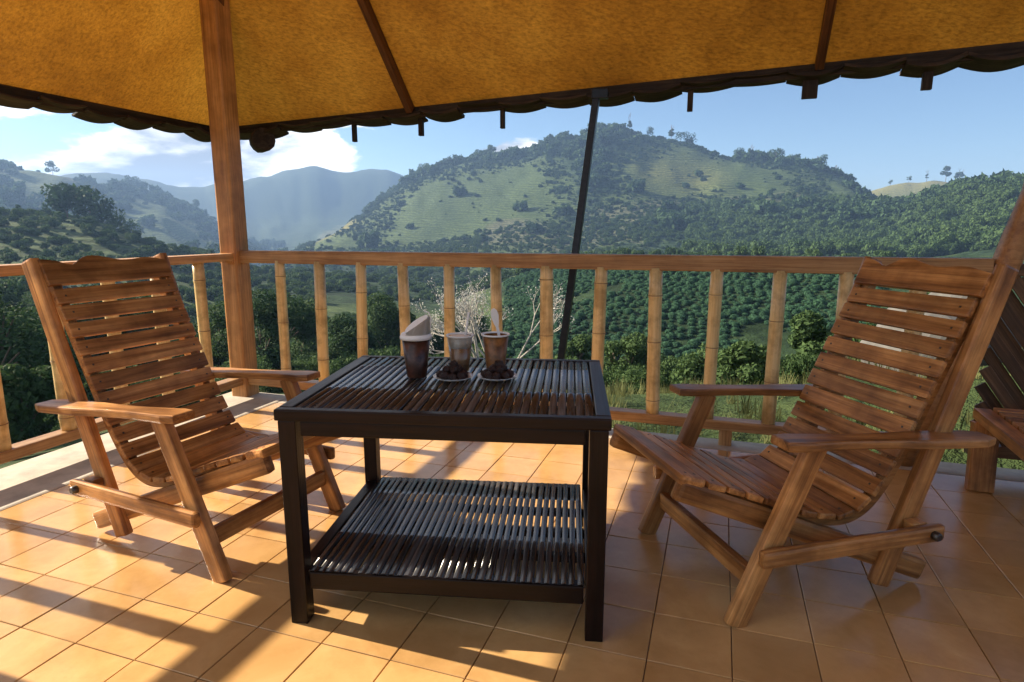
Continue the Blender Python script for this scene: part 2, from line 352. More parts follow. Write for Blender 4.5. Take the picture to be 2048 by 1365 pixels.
# value noise (fractal) used for the small relief of the land
_perm = rng.permutation(4096); _val = rng.random(4096) * 2 - 1
def vnoise(x, y):
    xi = np.floor(x).astype(int); yi = np.floor(y).astype(int); fx = x - xi; fy = y - yi
    fx = fx * fx * (3 - 2 * fx); fy = fy * fy * (3 - 2 * fy)
    h = lambda a, b: _val[_perm[(a + _perm[b & 4095]) & 4095]]
    return (h(xi, yi) * (1 - fx) + h(xi + 1, yi) * fx) * (1 - fy) + (h(xi, yi + 1) * (1 - fx) + h(xi + 1, yi + 1) * fx) * fy
def fbm(x, y, o=4):
    s = 0; a = 1
    for i in range(o): s = s + a * vnoise(x + 17.3 * i, y - 9.1 * i); x = x * 2.03; y = y * 2.03; a *= 0.5
    return s
def terrain(x, y):
    x = np.asarray(x, float); y = np.asarray(y, float)
    d = np.hypot(x, y); az = np.arctan2(x, y)
    t = np.log(np.clip(d, 0, 2149) + 3.0)
    k = np.clip(np.searchsorted(LD, t, side='right') - 1, 0, len(LD) - 2)
    fa = (az + math.pi) / (2 * math.pi) * (len(AZS) - 1); ia = np.clip(fa.astype(int), 0, len(AZS) - 2); fa = fa - ia
    g = lambda T, kk: T[kk, ia] * (1 - fa) + T[kk, ia + 1] * fa
    h = (LD[k + 1] - LD[k]); s = (t - LD[k]) / h
    z0, z1, m0, m1 = g(ROWS, k), g(ROWS, k + 1), g(_m, k), g(_m, k + 1)
    z = (2 * s**3 - 3 * s**2 + 1) * z0 + (s**3 - 2 * s**2 + s) * h * m0 + (-2 * s**3 + 3 * s**2) * z1 + (s**3 - s**2) * h * m1
    amp = np.clip((d - 5) / 20, 0, 1) * 0.0045 * np.minimum(d, 3600)
    z = z + amp * (fbm(x / (12 + d * .045), y / (12 + d * .045), 3)) + np.clip(d / 900, 0, 1) * 3.0 * np.abs(fbm(x / 60, y / 60, 4)) * (d > 60)
    return z
def crest(xpx, dmin, dmax):
    """world point where the skyline of the hill between dmin and dmax runs on a bearing"""
    az = look(xpx, 380)[0]; dd = np.linspace(dmin, dmax, 200)
    X, Y = dd * math.sin(az), dd * math.cos(az); Z = terrain(X, Y); k = int(np.argmax((Z - EYE) / dd))
    return Vector((X[k], Y[k], Z[k]))

az_front = np.linspace(-math.radians(52), math.radians(52), 640)
az_back = np.linspace(math.radians(52), 2 * math.pi - math.radians(52), 90)[1:]
az_all = np.concatenate([az_front, az_back]); na = len(az_all)
rad = np.concatenate([np.array([0.5, 2.0, 3.2]), np.exp(np.linspace(math.log(4.0), math.log(2140), 420))]); nr = len(rad)
AA, RR = np.meshgrid(az_all, rad, indexing='ij'); TX = RR * np.sin(AA); TY = RR * np.cos(AA); TZ = terrain(TX, TY)
idx = (np.arange(na)[:, None] * nr + np.arange(nr)[None, :])
i0 = idx[:, :-1]; i1 = np.roll(idx, -1, 0)[:, :-1]
tf = np.stack([i0, idx[:, 1:], np.roll(idx, -1, 0)[:, 1:], i1], -1).reshape(-1, 4)[:, ::-1]
me = np_mesh('terrain', np.stack([TX, TY, TZ], -1), tf, smooth=True)
# land cover (what grows where), one value per vertex: 0 woods .. 1 open grass, second: bare dry soil
def cover(x, y):
    d = np.hypot(x, y); az = np.arctan2(x, y)
    s = 1 / (25 + d * 0.085)
    g = 0.5 + 0.55 * fbm(x * s + 5, y * s + 2, 4)
    return g, d, az
def azx(px): return look(px, 400)[0]
def land(x, y):
    g, d, az = cover(x, y)
    open_ = g.copy()
    band = lambda a, b, soft: np.clip((az - azx(a)) / soft, 0, 1) * np.clip((azx(b) - az) / soft, 0, 1)
    dband = lambda a, b: np.clip((d - a) / (0.15 * a), 0, 1) * np.clip((b - d) / (0.15 * b), 0, 1)
    open_ += 0.46 * band(560, 1350, .06) * dband(350, 620)          # pale pasture at the foot of the big hill
    open_ += 0.52 * band(1200, 1580, .07) * dband(500, 730)
    open_ += 0.9 * band(1650, 2100, .03) * dband(1000, 1350)        # yellow grass hill behind
    open_ += 0.6 * band(-300, 420, .04) * dband(110, 260)           # green meadow on the left
    open_ -= 0.7 * np.clip((d - 1320) / 120, 0, 1) + 1.0 * band(1000, 1850, .03) * dband(48, 170)
    open_ -= 0.8 * band(1430, 2300, .05) * dband(300, 540)
    open_ -= 0.6 * band(1400, 1760, .05) * dband(640, 900)
    open_ -= 0.6 * band(780, 1200, .05) * dband(640, 860)
    bare = 0.5 + 0.6 * fbm(x / (40 + d * .1) + 31, y / (40 + d * .1) + 7, 4)
    bare += 0.45 * band(900, 1420, .06) * dband(390, 560) - 0.35 + 0.4 * band(1700, 2000, .03) * dband(1040, 1300) + .3 * band(100, 450, .03) * dband(700, 1000)
    dry = band(1690, 2050, .02) * dband(1000, 1350) + 0.8 * band(590, 730, .03) * dband(560, 850) + .35 * band(1230, 1480, .05) * dband(520, 700)
    return np.clip(open_, 0, 1), np.clip(bare, 0, 1), np.clip(dry, 0, 1)
ol, bl, dl = land(TX.ravel(), TY.ravel())
at = me.attributes.new('land', 'FLOAT_COLOR', 'POINT')
at.data.foreach_set('color', np.stack([ol, bl, dl, np.ones_like(ol)], -1).astype(np.float32).ravel())
def terrain_mat():
    m, N, L, b, out = new_mat('hillside')
    a = node(N, 'ShaderNodeAttribute', attribute_name='land'); sp = node(N, 'ShaderNodeSeparateColor'); L.new(a.outputs['Color'], sp.inputs[0])
    geo = node(N, 'ShaderNodeNewGeometry')
    n1 = node(N, 'ShaderNodeTexNoise', i_Scale=0.06, i_Detail=8.0, i_Roughness=0.7); L.new(geo.outputs['Position'], n1.inputs[0])
    n2 = node(N, 'ShaderNodeTexNoise', i_Scale=0.6, i_Detail=8.0, i_Roughness=0.7); L.new(geo.outputs['Position'], n2.inputs[0])
    o = math_n(N, L, 'MULTIPLY_ADD', n1.outputs[0], 0.6, -0.30); o = math_n(N, L, 'ADD', sp.outputs[0], o)
    wo = ramp(N, [(0.3, (0.018, 0.038, 0.018)), (0.7, (0.042, 0.072, 0.030))]); L.new(n2.outputs[0], wo.inputs[0])
    gr = ramp(N, [(0.3, (0.042, 0.072, 0.030)), (0.7, (0.105, 0.138, 0.052))]); L.new(n2.outputs[0], gr.inputs[0])
    ba = ramp(N, [(0.3, (0.075, 0.085, 0.05)), (0.7, (0.15, 0.15, 0.10))]); L.new(n2.outputs[0], ba.inputs[0])
    ro = ramp(N, [(0.42, (0, 0, 0)), (0.62, (1, 1, 1))]); L.new(o, ro.inputs[0])
    c = mixc(N, L, ro.outputs[0], wo.outputs[0], gr.outputs[0])
    bb = math_n(N, L, 'MULTIPLY_ADD', n1.outputs[0], 0.5, -0.25); bb = math_n(N, L, 'ADD', sp.outputs[1], bb)
    rb = ramp(N, [(0.5, (0, 0, 0)), (0.72, (1, 1, 1))]); L.new(bb, rb.inputs[0])
    rb2 = math_n(N, L, 'MULTIPLY', rb.outputs[0], ro.outputs[0])
    c = mixc(N, L, rb2, c, ba.outputs[0]); L.new(c, b.inputs['Base Color'])
    dy = ramp(N, [(0.3, (0.16, 0.145, 0.045)), (0.7, (0.34, 0.29, 0.10))]); L.new(n2.outputs[0], dy.inputs[0]); c = mixc(N, L, sp.outputs[2], c, dy.outputs[0])
    # planting follows the contours of the slopes in narrow terraces
    sz = node(N, 'ShaderNodeSeparateXYZ'); L.new(geo.outputs['Position'], sz.inputs[0])
    wob = node(N, 'ShaderNodeTexNoise', i_Scale=0.03, i_Detail=4.0); L.new(geo.outputs['Position'], wob.inputs[0])
    ph = math_n(N, L, 'MULTIPLY_ADD', wob.outputs[0], 30.0, math_n(N, L, 'MULTIPLY', sz.outputs[2], 3.4))
    wv = math_n(N, L, 'MULTIPLY_ADD', math_n(N, L, 'SINE', ph), 0.5, 0.5)
    wr = ramp(N, [(0.15, (0.42, 0.48, 0.45)), (0.6, (1.05, 1.05, 1.0))]); L.new(wv, wr.inputs[0])
    vo = node(N, 'ShaderNodeTexVoronoi', i_Scale=0.45); L.new(geo.outputs['Position'], vo.inputs[0])
    vr = ramp(N, [(0.1, (1.15, 1.15, 1.1)), (0.75, (0.5, 0.56, 0.52))]); L.new(vo.outputs['Distance'], vr.inputs[0])
    c = mixc(N, L, 0.62, c, wr.outputs[0], 'MULTIPLY'); c = mixc(N, L, 0.8, c, vr.outputs[0], 'MULTIPLY'); L.new(c, b.inputs['Base Color'])
    hh = math_n(N, L, 'ADD', n2.outputs[0], math_n(N, L, 'MULTIPLY', wv, 0.5))
    b.inputs['Roughness'].default_value = 0.9; b.inputs['Specular IOR Level'].default_value = 0.1
    bump(N, L, b, hh, 0.8, 1.2)
    return m
terr = mesh_obj('terrain', me, terrain_mat()); tag(terr, kind='structure')

# ------------------------------------------------------------------ foliage helpers
def leaf_cloud(n, lobes, size, squash=0.8, seed=0, flat=0.0):
    """n small leaf quads over a set of lobes [(cx,cy,cz,r)]"""
    r = np.random.default_rng(seed); lobes = np.asarray(lobes, float)
    w = lobes[:, 3]**2; k = r.choice(len(lobes), n, p=w / w.sum())
    dirs = r.normal(size=(n, 3)); dirs /= np.linalg.norm(dirs, axis=1)[:, None]
    rad_ = lobes[k, 3] * (0.55 + 0.5 * r.random(n)**0.6)
    c = lobes[k, :3] + dirs * rad_[:, None] * np.array([1, 1, squash])
    nrm = dirs + r.normal(size=(n, 3)) * 0.7 + np.array([0, 0, flat]); nrm /= np.linalg.norm(nrm, axis=1)[:, None]
    t = np.cross(nrm, r.normal(size=(n, 3))); t /= np.linalg.norm(t, axis=1)[:, None]; b = np.cross(nrm, t)
    s = size * (0.6 + 0.8 * r.random(n))[:, None]
    q = np.stack([c - t * s, c - b * s * .5, c + t * s, c + b * s * .5], 1)
    return q.reshape(-1, 3), np.arange(4 * n).reshape(-1, 4)
def lobes_for(w, h, n, seed):
    r = np.random.default_rng(seed); out = []
    for i in range(n):
        a = r.random() * 6.283; q = r.random()**.5 * .62
        out.append((math.cos(a) * q * w, math.sin(a) * q * w, h * (0.35 + 0.55 * r.random()) * (1 - .35 * q), (0.28 + .2 * r.random()) * w))
    return out
def branch_mesh(segs, seg=6):
    Vv, Ff = [], []
    for p0, p1, r0, r1 in segs:
        p0 = np.array(p0, float); p1 = np.array(p1, float); x = p1 - p0; x = x / (np.linalg.norm(x) + 1e-9)
        y = np.cross(x, [0.3, 0.9, 0.2]); y /= np.linalg.norm(y); z = np.cross(x, y); b = len(Vv)
        for p, r_ in ((p0, r0), (p1, r1)):
            for j in range(seg):
                a = 2 * math.pi * j / seg; Vv.append(p + y * r_ * math.cos(a) + z * r_ * math.sin(a))
        for j in range(seg): Ff.append((b + j, b + (j + 1) % seg, b + seg + (j + 1) % seg, b + seg + j))
    return np_mesh('branches', Vv, Ff, smooth=True)
def grow(rnd, p, d, l, r, depth, out, spread=0.6, kids=2):
    e = (p[0] + d[0] * l, p[1] + d[1] * l, p[2] + d[2] * l); out.append((p, e, r, r * .68))
    if depth == 0: return
    for k in range(kids + (rnd.random() < .4)):
        nd = [d[i] + rnd.uniform(-spread, spread) for i in range(3)]; nd[2] += 0.12; q = math.sqrt(sum(c * c for c in nd))
        grow(rnd, e, [c / q for c in nd], l * rnd.uniform(.6, .85), r * .66, depth - 1, out, spread, kids)

def instancer(name, pts, scales, rots, src_mesh, label, cat):
    """one mass of countless alike plants: points that carry a shared plant mesh (geometry nodes)"""
    src = bpy.data.objects.new(name + '_plant', src_mesh)
    me = bpy.data.meshes.new(name); me.vertices.add(len(pts)); me.vertices.foreach_set('co', np.asarray(pts, np.float32).ravel())
    a = me.attributes.new('sc', 'FLOAT_VECTOR', 'POINT'); a.data.foreach_set('vector', np.asarray(scales, np.float32).ravel())
    a = me.attributes.new('rz', 'FLOAT', 'POINT'); a.data.foreach_set('value', np.asarray(rots, np.float32).ravel())
    o = bpy.data.objects.new(name, me); COL.objects.link(o)
    ng = bpy.data.node_groups.new(name, 'GeometryNodeTree')
    ng.interface.new_socket('Geometry', in_out='INPUT', socket_type='NodeSocketGeometry'); ng.interface.new_socket('Geometry', in_out='OUTPUT', socket_type='NodeSocketGeometry')
    gi = ng.nodes.new('NodeGroupInput'); go = ng.nodes.new('NodeGroupOutput'); m2p = ng.nodes.new('GeometryNodeMeshToPoints')
    iop = ng.nodes.new('GeometryNodeInstanceOnPoints'); oin = ng.nodes.new('GeometryNodeObjectInfo'); oin.inputs['Object'].default_value = src
    s = ng.nodes.new('GeometryNodeInputNamedAttribute'); s.data_type = 'FLOAT_VECTOR'; s.inputs['Name'].default_value = 'sc'
    rz = ng.nodes.new('GeometryNodeInputNamedAttribute'); rz.data_type = 'FLOAT'; rz.inputs['Name'].default_value = 'rz'
    cx = ng.nodes.new('ShaderNodeCombineXYZ'); k = ng.links.new
    k(gi.outputs[0], m2p.inputs['Mesh']); k(m2p.outputs[0], iop.inputs['Points']); k(oin.outputs['Geometry'], iop.inputs['Instance'])
    k(s.outputs[0], iop.inputs['Scale']); k(rz.outputs[0], cx.inputs[2]); k(cx.outputs[0], iop.inputs['Rotation']); k(iop.outputs[0], go.inputs[0])
    md = o.modifiers.new('plants', 'NODES'); md.node_group = ng
    return tag(o, label, cat, kind='stuff')
def crown_mesh(name, n, size, mat, seed, lob=7, w=1.0, h=1.0, squash=.85):
    v, f = leaf_cloud(n, lobes_for(w, h, lob, seed), size, squash, seed)
    v[:, 2] += 0.05; me = np_mesh(name, v, f); me.materials.append(mat); return me

# ------------------------------------------------------------------ woods and tea
def scatter(n, x0, x1, d0, d1, seed, power=1.0):
    r = np.random.default_rng(seed); a0, a1 = azx(x0), azx(x1)
    az = a0 + (a1 - a0) * r.random(n); d = np.sqrt(d0**2 + (d1**2 - d0**2) * r.random(n)**power)
    x = d * np.sin(az); y = d * np.cos(az); return x, y, d, r
def forest(name, n, x0, x1, d0, d1, size, seed, mesh, label, thresh=0.45, force=False, sink=.1):
    x, y, d, r = scatter(n, x0, x1, d0, d1, seed)
    ol, bl, dl = land(x, y); ol = ol + dl; keep = (ol + 0.25 * (r.random(n) - .5) < thresh) | (r.random(n) < .02) if not force else np.ones(n, bool)
    x, y, d = x[keep], y[keep], d[keep]; k = len(x); s = size * (0.35 + 1.15 * r.random(k)**2.2); z = terrain(x, y) - s * sink
    sc = np.stack([s, s, s * (0.8 + .6 * r.random(k))], -1)
    return instancer(name, np.stack([x, y, z], -1), sc, r.random(k) * 6.28, mesh, label, 'woods' if 'wood' in name else 'shrubs')
far_crown = crown_mesh('far_crown', 420, 0.2, LEAFD, 11, 7)
mid_crown = crown_mesh('mid_crown', 1300, 0.105, LEAF, 12, 9)
forest('hill_scrub', 17000, 560, 1850, 380, 860, 1.9, 31, far_crown, 'low scrub speckling the whole big hill', 0.86)
forest('hill_woods', 6500, 600, 2300, 420, 900, 6.5, 21, far_crown, 'dark woods covering the big hill and its ridge', 0.42)
forest('valley_woods', 5200, 1380, 2300, 250, 520, 3.7, 22, mid_crown, 'bushy green woods on the slope to the right of the big hill', 0.5)
forest('left_hill_woods', 2600, -300, 560, 500, 1150, 7.5, 23, far_crown, 'dark woods scattered over the hazy left hill', 0.45)
forest('meadow_shrubs', 2600, -300, 640, 70, 330, 1.3, 24, mid_crown, 'small shrubs dotted over the green meadow slope', 1.4)
forest('foot_shrubs', 5200, 560, 1800, 150, 480, 1.7, 25, mid_crown, 'low shrubs dotted over the pale slope below the big hill', 1.2)
near_crown = crown_mesh('near_crown', 2600, 0.055, LEAF, 13, 9)
forest('slope_undergrowth', 2400, -500, 1010, 19, 85, .95, 26, near_crown, 'tangled green undergrowth on the slope below the deck', 9, True, .2)
forest('bank_undergrowth', 420, 1010, 1950, 11, 46, .62, 27, near_crown, 'low green undergrowth between the grassy bank and the tea rows', 9, True, .2)
# tea bushes planted in rows along the contour
def tea():
    r = np.random.default_rng(5); pts = []; sc = []; rot = []
    lob = [(0, 0, .25, .55), (.25, .1, .3, .4), (-.25, -.05, .3, .42), (.05, -.25, .28, .4), (0, .25, .3, .4)]
    v, f = leaf_cloud(520, lob, .10, .66, 3, 0.5)
    bm = bmesh.new(); bmesh.ops.create_icosphere(bm, subdivisions=2, radius=.54); bmesh.ops.triangulate(bm, faces=bm.faces)
    for q in bm.verts: q.co.z = q.co.z * .72 + .22; q.co *= 1 + .10 * math.sin(q.co.x * 9) * math.sin(q.co.y * 11 + 1)
    dv = np.array([q.co[:] for q in bm.verts]); df = np.array([[q.index for q in g.verts] + [g.verts[2].index] for g in bm.faces]); bm.free()
    f3 = [tuple(q) for q in f] + [tuple(len(v) + q for q in g[:3]) for g in df]
    me = bpy.data.meshes.new('tea_plant'); me.from_pydata(np.vstack([v, dv]).tolist(), [], f3); me.polygons.foreach_set('use_smooth', [len(g) == 3 for g in f3]); me.materials.append(LEAFT)
    d = 52.0
    while d < 150:
        step = .80 + d * .0022; az = azx(1010) + r.random() * .01
        while az < azx(1790):
            dd = d + 1.2 * math.sin(az * 40 + d * .07) + r.normal() * .09; x, y = dd * math.sin(az), dd * math.cos(az)
            if r.random() < .95 and vnoise(np.array(x * .09), np.array(y * .09)) < .5:
                pts.append((x, y, 0)); q = (.42 + .52 * r.random()**1.5) * (1 + d * .002); sc.append((q, q * .95, q * (.85 + .4 * r.random()))); rot.append(r.random() * 6.28)
            az += step / d * (0.9 + .25 * r.random())
        d += .92 + d * .0026
    pts = np.array(pts); pts[:, 2] = terrain(pts[:, 0], pts[:, 1]) - .05
    return instancer('tea_plantation', pts, sc, rot, me, 'rows of clipped dark green tea bushes on the slope below the railing', 'tea bushes')
tea()

# ------------------------------------------------------------------ deck floor
PU, PV = 3.08, -2.825            # corner post in deck coordinates
deck = empty('deck_floor'); tag(deck, kind='structure')
def slab(name, u0, u1, v0, v1, z0, z1, mat, parent=None, bev=0.0):
    c = P((u0 + u1) / 2, (v0 + v1) / 2, (z0 + z1) / 2)
    M = Matrix((V, U, Vector((0, 0, 1)))).transposed().to_4x4(); M.translation = c
    return mesh_obj(name, box_mesh(v1 - v0, u1 - u0, z1 - z0, bev, mat), mat, parent, M)
slab('grout_bed', -3.0, 2.99, -2.516, 4.0, -0.2, -0.006, GROUT, deck)
slab('cement_border', -3.0, 3.16, -2.97, -2.518, -0.5, 0.003, CEMENT, deck, 0.012)
slab('cement_border', 2.994, 3.158, -2.516, 4.0, -0.5, 0.002, CEMENT, deck, 0.012)
slab('foundation', -3.0, 3.1, -2.6, 3.9, -0.9, -0.21, CEMENT, deck)
def px_of(p):
    zc = p.y * cP - (p.z - EYE) * sP; up = p.y * sP + (p.z - EYE) * cP
    return (1024 + FPX * p.x / zc, 682.5 - FPX * up / zc) if zc > .05 else (-9999, -9999)
tile_me = []
for k in range(6):
    bm = bmesh.new(); bmesh.ops.create_cube(bm, size=1); bmesh.ops.scale(bm, vec=(.1976, .1976, .012), verts=bm.verts)
    bmesh.ops.bevel(bm, geom=[e for e in bm.edges if abs(e.verts[0].co.z - e.verts[1].co.z) < 1e-6 and e.verts[0].co.z > 0], offset=.0016, segments=1, affect='EDGES')
    me = bm_mesh(bm, 'tile'); me.materials.append(TILE); tile_me.append(me)
tb = bmesh.new(); RM = Matrix((V, U, Vector((0, 0, 1)))).transposed().to_4x4(); nt_ = 0
cells = []
for iu in range(-15, 22):
    for iv in range(-13, 20):
        u0, v0 = iu * .2 + .02 - .03, iv * .2 + .085
        if v0 < -2.52 or u0 + .2 > 2.995: continue
        c = P(u0 + .1, v0 + .1, -.0055); x, y = px_of(c)
        cells.append((c, -60 < x < 2108 and 600 < y < 1420, math.hypot(c.x, c.y)))
seen = sorted([c for c in cells if c[1]], key=lambda c: c[2])[:299]; seen_ids = {id(c) for c in seen}
for c in cells:
    M = RM.copy(); M.translation = c[0] + Vector((0, 0, random.uniform(-.0004, .0004)))
    M = M @ Matrix.Rotation(random.gauss(0, .0016), 4, 'X') @ Matrix.Rotation(random.gauss(0, .0016), 4, 'Y')
    if id(c) in seen_ids: mesh_obj('tile', random.choice(tile_me), TILE, deck, M)
    else:
        n0 = len(tb.verts); tb.from_mesh(tile_me[0]); tb.verts.ensure_lookup_table()
        bmesh.ops.transform(tb, matrix=M, verts=tb.verts[n0:])
to = mesh_obj('outer_tiles', bm_mesh(tb, 'outer_tiles'), TILE, deck); to['kind'] = 'stuff'

# ------------------------------------------------------------------ railings and posts
def bamboo_mesh(l, r, seed):
    rr = random.Random(seed); pr = []; x = -l / 2; nxt = x + rr.uniform(.05, .22); 
    pr.append((x, r)); marks = []
    while nxt < l / 2 - .03:
        k = r * rr.uniform(.97, 1.03)
        pr += [(nxt - .02, k), (nxt - .006, k * 1.05), (nxt - .0015, k * 1.08), (nxt, k * .99), (nxt + .0025, k * 1.07), (nxt + .010, k * 1.03), (nxt + .026, k)]
        marks.append(nxt); nxt += rr.uniform(.20, .31)
    pr.append((l / 2, r * .98))
    me = ring_mesh(pr, 20, wob=.012); me.materials.append(BAMBOO); return me, marks, r
def culm(parent, p0, p1, r, seed):
    M, l = frame(p0, p1, (1, 0, 0.01))
    me, marks, r = bamboo_mesh(l, r, seed); o = mesh_obj('baluster', me, BAMBOO, parent, M)
    for m in marks:
        nm = ring_mesh([(-.0025, r * 1.0), (-.001, r * 1.085), (.001, r * 1.085), (.0025, r * 1.0)], 20, cap=False); nm.materials.append(NODEM)
        mesh_obj('node_ring', nm, NODEM, o, Matrix.Translation((m, 0, 0)))
fr = empty('railing', P(PU, PV + 2)); tag(fr, 'bamboo baluster railing with long dark timber handrail overlooking the tea field', 'railing', 'deck railings')
off = -P(PU, PV + 2)
def lp(u, v, z, o=off): return P(u, v, z) + o
board('top_rail', lp(PU, PV + .05, .878), lp(PU, PV + 3.90, .888), .075, .052, (0, 0, 1), RAILW, fr, .006).rotation_mode = 'XYZ'
board('bottom_rail', lp(PU, PV + .05, .105), lp(PU, PV + 3.68, .105), .05, .075, (0, 0, 1), RAILW, fr, .006)
for k in range(13):
    t = .326 + .2765 * k; j = random.uniform(-.008, .008)
    culm(fr, lp(PU, PV + t + j * 1.6, .125), lp(PU, PV + t - j, .858), random.uniform(.029, .035), 100 + k)
for t in (.9, 1.9, 2.9, 3.6): board('rail_stub', lp(PU, PV + t, -.002), lp(PU, PV + t, .085), .06, .05, V, RAILW, fr)
lr = empty('railing', P(PU - 2, PV)); tag(lr, 'sunlit side railing with pale handrail behind the chair beside the corner post', 'railing', 'deck railings')
off2 = -P(PU - 2, PV)
def lq(u, v, z): return P(u, v, z) + off2
board('top_rail', lq(PU - .05, PV, .876), lq(PU - 5.6, PV, .876), .09, .045, V, RAILW, lr, .006)
board('bottom_rail', lq(PU - .05, PV, .105), lq(PU - 5.6, PV, .105), .075, .05, V, RAILW, lr, .006)
for k in range(19):
    t = .29 + .281 * k
    culm(lr, lq(PU - t + random.uniform(-.006, .006), PV, .125), lq(PU - t, PV, .856), random.uniform(.029, .035), 200 + k)
for t in (.7, 1.9, 3.1, 4.3): board('rail_stub', lq(PU - t, PV, 0), lq(PU - t, PV, .085), .06, .05, V, RAILW, lr)

cp = empty('corner_post', P(PU, PV)); tag(cp, 'thick square orange timber post where the two railings meet', 'post')
o2 = -P(PU, PV)
board('shaft', P(PU, PV, -.01) + o2, P(PU, PV, 2.36) + o2, .118, .118, U, POSTW, cp, .012)
board('collar', P(PU - .062, PV + .02, .84) + o2, P(PU - .062, PV + .02, .90) + o2, .05, .03, V, POSTW, cp)
board('collar', P(PU - .02, PV - .062, .835) + o2, P(PU - .02, PV - .062, .90) + o2, .05, .03, U, POSTW, cp)

def log(name, pts, radii, mat, parent=None, seg=14):
    """crooked round timber through points"""
    bm = bmesh.new(); rings = []
    for i, (p, r) in enumerate(zip(pts, radii)):
        p = Vector(p); d = (Vector(pts[min(i + 1, len(pts) - 1)]) - Vector(pts[max(i - 1, 0)])).normalized()
        y = d.cross(Vector((.3, .9, .1))).normalized(); z = d.cross(y)
        rings.append([bm.verts.new(p + y * r * (1 + .07 * math.sin(3 * a + i)) * math.cos(a) + z * r * math.sin(a)) for a in [2 * math.pi * j / seg for j in range(seg)]])
    for a, b in zip(rings, rings[1:]):
        for j in range(seg): bm.faces.new((a[j], a[(j + 1) % seg], b[(j + 1) % seg], b[j])).smooth = True
    bm.faces.new(rings[0]); bm.faces.new(rings[-1]); bmesh.ops.recalc_face_normals(bm, faces=bm.faces)
    return mesh_obj(name, bm_mesh(bm, name), mat, parent)
rp = empty('log_post'); tag(rp, 'crooked leaning log post at the far end of the dark handrail', 'post')
log('shaft', [P(PU, PV + 3.94 + dx, z) for dx, z in ((-.28, -.01), (-.19, .3), (-.07, .6), (0, .85), (.03, 1.0), (.075, 1.2), (.10, 1.5), (.13, 1.9), (.12, 2.6))], [.052, .05, .05, .052, .050, .048, .046, .046, .045], POSTW, rp)
sp_ = empty('steel_pole'); tag(sp_, 'thin dark steel pole leaning outside the railing up to the eave', 'pole')
pa, pb = P(PU + .12, PV + 1.93, -.55), P(PU + .46, PV + 2.135, 1.80)
board('pole_tube', pa, pb, .038, .038, V, STEEL, sp_, .004)
board('bracket', pb + Vector((-.03, 0, -.03)), pb + V * .06 + Vector((0, 0, -.03)), .05, .05, U, STEEL, sp_, .004)
board('base_plate', pa + V * -.08, pa + V * .08, .16, .02, U, STEEL, sp_, .003)

# ------------------------------------------------------------------ roof
EU, EV, EZ, TILT = 3.74, -3.47, 1.755, 0.034
SL = 0.93
def ez(v): return EZ + (v - EV) * TILT
RU = 0.4
roof = empty('roof', P(EU, EV, EZ)); tag(roof, 'low hipped roof with glowing orange mat ceiling and scalloped dark eave', 'roof')
oR = -P(EU, EV, EZ)
def front(u, v): return P(u, v, ez(v) + (EU - u) * SL) + oR
def left(u, v): return P(u, v, EZ + (v - EV) * (SL + TILT)) + oR
def poly(name, pts, mat, parent, div=1):
    bm = bmesh.new(); bm.faces.new([bm.verts.new(p) for p in pts])
    return mesh_obj(name, bm_mesh(bm, name), mat, parent)
RAFV = [-1.93, 0.43, 2.3]
hv_ = EV + (EU - RU)
edges_ = [EV] + RAFV + [4.3]
for a, b in zip(edges_, edges_[1:]):
    # ceiling panel between two rafters, cut by the hip on its left
    pts = [front(EU, a), front(EU, b)]
    if b <= hv_: pts.append(front(EU - (b - EV), b))
    else:
        pts.append(front(RU, b))
        if a < hv_: pts.append(front(RU, hv_))
        else: pts.append(front(RU, a))
    if a > EV and a < hv_: pts.append(front(EU - (a - EV), a))
    poly('ceiling_panel', pts, ROOF, roof)
BU = RU
poly('ceiling_panel', [left(EU, EV), left(RU, hv_), left(RU, EV)], ROOF, roof)
zr = ez(4.3) + (EU - RU) * SL
poly('ceiling_panel', [front(RU, hv_), front(RU, 4.3), P(-3.2, 4.3, zr - 1.5) + oR, P(-3.2, hv_, zr - 1.7) + oR], ROOF, roof)  # unseen rear panel added to cut sky fill; left gap admits warm bounce
dn = Vector((0, 0, -.045))
for v in RAFV:
    e = max(RU, EU - (v - EV)) if v < hv_ else RU
    board('rafter', front(EU - .02, v) + dn * .8, front(e, v) + dn * .8, .042, .06, V, RAFTW, roof, .004)
board('hip_rafter', front(EU, EV) + dn * 1.4, front(RU, hv_) + dn * 1.4, .075, .09, V + U, RAFTW, roof, .006)
for u in (2.0, 0.43): board('rafter', left(u, EV) + dn * .8, left(u, EV + (EU - u)) + dn * .8, .042, .06, U, RAFTW, roof, .004)
# fascia boards and the round hip end
board('fascia', front(EU + .012, EV) + dn * .35, front(EU + .012, 4.3) + dn * .35, .07, .03, (0, 0, 1), EAVEW, roof, .004)
board('fascia', left(EU, EV - .012) + dn * .35, left(BU, EV - .012) + dn * .35, .07, .03, (0, 0, 1), EAVEW, roof, .004)
log('hip_end', [P(EU + .05, EV + .30, EZ - .10) + oR, P(EU + .0, EV + .36, EZ - .10) + oR, P(EU - .05, EV + .42, EZ - .10) + oR], [.075, .082, .075], EAVEW, roof)
